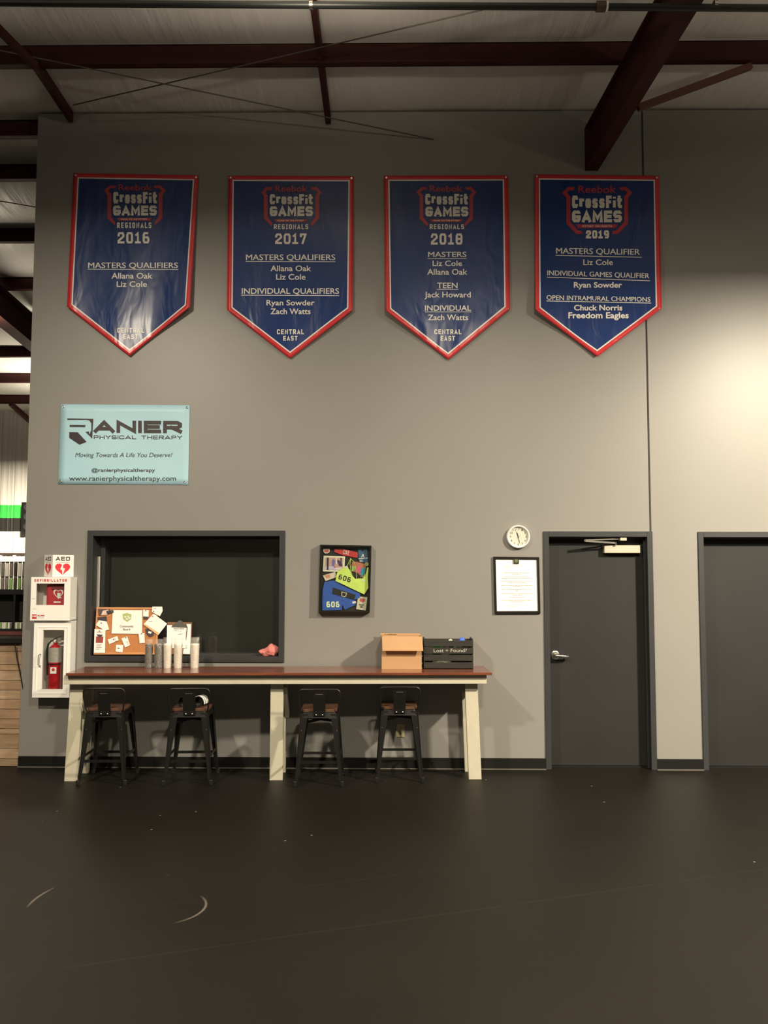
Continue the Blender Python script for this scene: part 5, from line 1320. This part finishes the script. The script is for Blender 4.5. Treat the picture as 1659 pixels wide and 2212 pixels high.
# pink cloth on the sill
root_p = P(580, 1417, .03)
bm = bmesh.new(); bmesh.ops.create_icosphere(bm, subdivisions=4, radius=1)
for v in bm.verts:
    x, y, z = v.co
    f = 1 + .10 * sin(5 * x + 2 * z) + .08 * sin(9 * x + 7 * y) + .06 * sin(13 * z + 4 * x)
    v.co.x = x * .092 * (1 + .1 * sin(3 * z)); v.co.y = y * .045 * f; v.co.z = (z * .052 + .012 * sin(4 * x) * (z > 0) + .02 * x * (z > 0)) * f
    v.co.z = max(v.co.z, -.040)
me = bpy.data.meshes.new('folded_cloth'); bm.to_mesh(me); bm.free(); me.shade_smooth(); me.materials.append(mat('pink_cotton', (.62, .20, .18), .9, var=.12, vscale=30, bump=.5, bscale=60))
o = bpy.data.objects.new('folded_cloth', me); COL.objects.link(o); o.location = (root_p.x, .045, SILL + .041)
tag(o, 'crumpled pink cloth at the right end of the window sill', 'cloth')

# ------------------------------------------------------------------ tumblers in clear bags
def bag_mat():
    m = bpy.data.materials.new('crinkled_clear_film'); m.use_nodes = True
    nt = m.node_tree; nt.nodes.clear(); N = nt.nodes.new; L = nt.links.new
    o = N('ShaderNodeOutputMaterial'); mx = N('ShaderNodeMixShader'); t = N('ShaderNodeBsdfTransparent'); g = N('ShaderNodeBsdfGlossy'); g.inputs['Roughness'].default_value = .12
    df = N('ShaderNodeBsdfDiffuse'); df.inputs['Color'].default_value = (.8, .75, .7, 1); m2 = N('ShaderNodeMixShader')
    tc = N('ShaderNodeTexCoord'); n = N('ShaderNodeTexVoronoi'); n.inputs['Scale'].default_value = 45; n.feature = 'DISTANCE_TO_EDGE'; L(tc.outputs['Object'], n.inputs['Vector'])
    nn = N('ShaderNodeTexNoise'); nn.inputs['Scale'].default_value = 55; nn.inputs['Detail'].default_value = 3; L(tc.outputs['Object'], nn.inputs['Vector'])
    bp = N('ShaderNodeBump'); bp.inputs['Strength'].default_value = 1; bp.inputs['Distance'].default_value = .01; L(nn.outputs['Fac'], bp.inputs['Height'])
    L(bp.outputs['Normal'], g.inputs['Normal'])
    mr = N('ShaderNodeMapRange'); mr.inputs['From Max'].default_value = .08; mr.inputs['To Min'].default_value = .22; mr.inputs['To Max'].default_value = .06; L(n.outputs['Distance'], mr.inputs['Value'])
    L(mr.outputs[0], m2.inputs[0]); L(t.outputs[0], m2.inputs[1]); L(df.outputs[0], m2.inputs[2])
    mx.inputs[0].default_value = .10; L(m2.outputs[0], mx.inputs[1]); L(g.outputs[0], mx.inputs[2]); L(mx.outputs[0], o.inputs['Surface'])
    return m
BAG = bag_mat()
M_tw = mat('white_tumbler_enamel', (.84, .80, .70), .35, var=.01); M_tk = mat('black_tumbler', (.018, .018, .018), .35, var=.3, vscale=40)
_nt = M_tk.node_tree
_v = _nt.nodes.new('ShaderNodeTexVoronoi'); _v.inputs['Scale'].default_value = 110; _v.feature = 'DISTANCE_TO_EDGE'; _g = _nt.nodes.new('ShaderNodeNewGeometry'); _nt.links.new(_g.outputs['Position'], _v.inputs['Vector'])
_l = _nt.nodes.new('ShaderNodeMath'); _l.operation = 'LESS_THAN'; _l.inputs[1].default_value = .055; _nt.links.new(_v.outputs['Distance'], _l.inputs[0])
_m = _nt.nodes.new('ShaderNodeMix'); _m.data_type = 'RGBA'; _m.inputs[6].default_value = (.02, .02, .02, 1); _m.inputs[7].default_value = (.35, .33, .28, 1); _nt.links.new(_l.outputs[0], _m.inputs[0]); _nt.links.new(_m.outputs[2], _nt.nodes['Principled BSDF'].inputs['Base Color'])
def top_y(x):     # counter surface line that lies at the tumblers' feet
    return None
def tumbler(px, w, ytop, ybag, body, lab, grp, letters, lcol):
    Yt = -.235
    x = P(px, 1425, Yt).x; r = (P(px + w / 2, 1425, Yt).x - x) * .96; h = P(px, ytop, Yt - r).z - .925
    root = thing('tumbler', (x, Yt, .925), lab, 'tumbler', grp, local=True)
    MB().lathe([(.0, 0), (r * .80, 0), (r * .84, .004), (r * .98, h * .92), (r, h * .93), (r, h * .97), (r * .9, h), (.0, h)], seg=28).build('body', body, root, smooth=True)
    m = MB(); fm_ = lambda a_, b_, off=0: Vector(((r * .93 + off) * sin(a_), -(r * .93 + off) * cos(a_), b_))
    if letters and random.seed(3) is None:                                            # upright script mark down the front
        for k_, ch in enumerate(letters):
            z_ = h * (.70 - .085 * k_); a0 = random.uniform(-.2, .05); put_poly(m, [(a0, z_ - .002), (a0 + .16, z_ + .002), (a0 + .16, z_ + .0045), (a0, z_ + .0005)], fm_, .0015); put_poly(m, [(a0 + .1, z_ - .006), (a0 + .16, z_ - .004), (a0 + .15, z_ + .002), (a0 + .1, z_)], fm_, .0015)
        m.build('lettering', lcol, root, fix=False)
    # film bag, pinched above
    n = 26; vs = []; prof_ = [(1.03, .002), (1.05, h * .3), (1.06, h * .7), (1.06, h * .98), (1.03, h * 1.04), (1.05, h + ybag)]
    for pr, z_ in prof_:
        fl_ = max(0, (z_ - h) / max(ybag, 1e-3))
        for k_ in range(n):
            a_ = 2 * pi * k_ / n; cr = 1 + .035 * sin(7 * a_ + z_ * 60)
            vs.append((r * pr * cr * cos(a_), r * pr * cr * sin(a_) * (1 - .85 * fl_), z_))
    fs = [(i * n + k_, i * n + (k_ + 1) % n, (i + 1) * n + (k_ + 1) % n, (i + 1) * n + k_) for i in range(len(prof_) - 1) for k_ in range(n)]
    MB().add(vs, fs).build('film_bag', BAG, root, smooth=True, angle=180, fix=False)
    return root
M_lg = mat('green_print', (.12, .35, .10), .5); M_ls = mat('gold_grey_print', (.50, .45, .33), .5)
tumbler(321.5, 17, 1392, .045, M_tk, 'black patterned tumbler in clear film, first from the left', 'wrapped tumblers on the counter', 'OWOX', M_lg)
tumbler(342.5, 19, 1392, .045, M_tk, 'black patterned tumbler in clear film, second from the left', 'wrapped tumblers on the counter', 'XOWO', M_lg)
tumbler(362, 19, 1391, .055, M_tw, 'white tumbler in clear film beside the black pair', 'wrapped tumblers on the counter', 'owner', M_ls)
tumbler(384.5, 19, 1391, .045, M_tw, 'white tumbler in clear film in front of the clipboard', 'wrapped tumblers on the counter', 'owner', M_ls)
tumbler(420.5, 20, 1391, .055, M_tw, 'white tumbler in clear film standing apart at the right', 'wrapped tumblers on the counter', 'owner', M_ls)

# ------------------------------------------------------------------ cardboard box
BYF = -.265; bz0 = .925
bx0, bx1 = P(824.5, 1440, BYF).x, P(911, 1440, BYF).x; bzt = P(868, 1375, BYF).z; byb = -.05
root = thing('cardboard_box', ((bx0 + bx1) / 2, (BYF + byb) / 2, bz0), 'open tan cardboard box with front flap folded down on the counter', 'box')
T_ = .004
MB().box(bx0, bx1, BYF, BYF + T_, bz0, bzt).build('front_panel', M_card, root); MB().box(bx0, bx1, byb - T_, byb, bz0, bzt).build('rear_panel', M_card, root)
MB().box(bx0, bx0 + T_, BYF + T_, byb - T_, bz0, bzt).build('side_panel', M_card, root); MB().box(bx1 - T_, bx1, BYF + T_, byb - T_, bz0, bzt).build('side_panel', M_card, root)
MB().box(bx0 + T_, bx1 - T_, BYF + T_, byb - T_, bz0, bz0 + T_).build('bottom_panel', M_card, root)
fz = P(868, 1406, BYF - .035).z
m = MB(); m.add([(bx0 + .002, BYF - .001, bzt), (bx1 + .002, BYF - .001, bzt), (bx1 + .012, BYF - .052, fz), (bx0 + .008, BYF - .052, fz), (bx0 + .002, BYF - .005, bzt + .002), (bx1 + .002, BYF - .005, bzt + .002), (bx1 + .012, BYF - .056, fz + .002), (bx0 + .008, BYF - .056, fz + .002)], [(0, 1, 2, 3), (7, 6, 5, 4), (0, 4, 5, 1), (1, 5, 6, 2), (2, 6, 7, 3), (3, 7, 4, 0)])
m.build('front_flap', M_card, root)
zr = P(868, 1370.5, byb).z
m = MB(); m.add([(bx0 - .012, byb - .002, bzt - .002), (bx1, byb - .002, bzt - .002), (bx1 - .01, byb - .0, zr + .01), (bx0 - .015, byb - .0, zr + .012), (bx0 - .012, byb + .002, bzt - .002), (bx1, byb + .002, bzt - .002), (bx1 - .01, byb + .004, zr + .01), (bx0 - .015, byb + .004, zr + .012)], [(0, 1, 2, 3), (7, 6, 5, 4), (0, 4, 5, 1), (1, 5, 6, 2), (2, 6, 7, 3), (3, 7, 4, 0)])
rf = m.build('rear_flap', M_card, root)
m = MB(); fb = lambda a_, b_, off=0: Vector((a_, byb - .003 - off, b_))
put_text(m, 'so additional', bx0 + .02, bx0 + .13, zr + .006, zr - .004, fb, .001, .01); m.build('lettering', mat('brown_print', (.10, .05, .025), .6), root, fix=False)
MB().add([(bx0 - .02, BYF + .02, bzt - .05), (bx0 - .02, byb - .02, bzt - .05), (bx0, byb - .01, bzt), (bx0, BYF + .01, bzt), (bx0 - .023, BYF + .02, bzt - .05), (bx0 - .023, byb - .02, bzt - .05), (bx0 - .003, byb - .01, bzt), (bx0 - .003, BYF + .01, bzt)], [(0, 1, 2, 3), (7, 6, 5, 4), (0, 4, 5, 1), (1, 5, 6, 2), (2, 6, 7, 3), (3, 7, 4, 0)]).build('side_flap', M_card, root)

# ------------------------------------------------------------------ lost-and-found crate
KY = -.255; kx0, kx1 = P(914.5, 1440, KY).x + .004, P(1022.5, 1440, KY).x; kyb = -.04; kzt = P(968, 1378, kyb).z - .0
kz_ = [(1443.5, 1430.2), (1428.6, 1414.5), (1413, 1398.6), (1397, 1383)]
root = thing('wooden_crate', ((kx0 + kx1) / 2, (KY + kyb) / 2, bz0), 'black slatted wooden crate chalked Lost + Found? on the counter', 'crate')
for (lo, hi) in kz_:
    za = max(bz0, P(968, lo, KY).z) + (.004 if lo < 1440 else 0); zb = P(968, hi, KY).z - .003
    MB().box(kx0, kx1, KY, KY + .010, za, zb).build('slat', M_crate, root, bevel=.0015)
    MB().box(kx0, kx1, kyb - .010, kyb, za, zb).build('slat', M_crate, root, bevel=.0015)
ktop = P(968, 1383, KY).z
for x in (kx0, kx1 - .012):
    MB().box(x, x + .012, KY + .010, kyb - .010, bz0, ktop + .012).build('end_board', M_crate, root, bevel=.0015)
MB().box(kx0 + .012, kx1 - .012, KY + .010, kyb - .010, bz0, bz0 + .008).build('bottom_board', M_crate, root)
m = MB(); fk = onY(KY)
put_text(m, 'Lost + Found?', 937, 1008, 1401.8, 1409, fk, .0012, -.004, slope=-.008); m.build('chalk_lettering', mat('chalk', (.55, .52, .46), .8), root, fix=False)
# clothes stuffed in the crate
def cloth(px, py, w, d, h, col, nm, lab, y=-.15, zb=None):
    bm = bmesh.new(); bmesh.ops.create_icosphere(bm, subdivisions=3, radius=1)
    ph = random.random() * 6
    for v in bm.verts:
        x, yy, z = v.co; f = 1 + .15 * sin(4 * x + ph) * cos(5 * yy) + .1 * sin(8 * z + ph)
        v.co = Vector((x * w * f, yy * d * f, z * h * f))
    me = bpy.data.meshes.new(nm); bm.to_mesh(me); bm.free(); me.shade_smooth(); me.materials.append(mat('fabric_' + nm, col, .9, var=.12, vscale=25, bump=.4))
    o = bpy.data.objects.new(nm, me); COL.objects.link(o); p = P(px, py, y); o.location = (p.x, y, p.z if zb is None else zb)
    return tag(o, lab, 'clothing')
cloth(944, 1404, .062, .036, .045, (.16, .48, .10), 'green_shirt', 'bright green garment showing between the crate slats', y=-.185)
cloth(988, 1408, .060, .036, .050, (.28, .42, .20), 'pale_green_towel', 'pale green towel behind the right of the crate slats', y=-.185)
cloth(955, 1432, .080, .05, .022, (.55, .60, .45), 'white_towel', 'whitish towel low inside the crate', y=-.135)
cloth(998, 1384, .028, .03, .028, (.06, .14, .62), 'blue_cap', 'bright blue garment poking above the crate rim', y=-.11)
cloth(973, 1386, .025, .03, .02, (.55, .65, .42), 'pale_sock', 'pale folded sock at the crate rim', y=-.11)
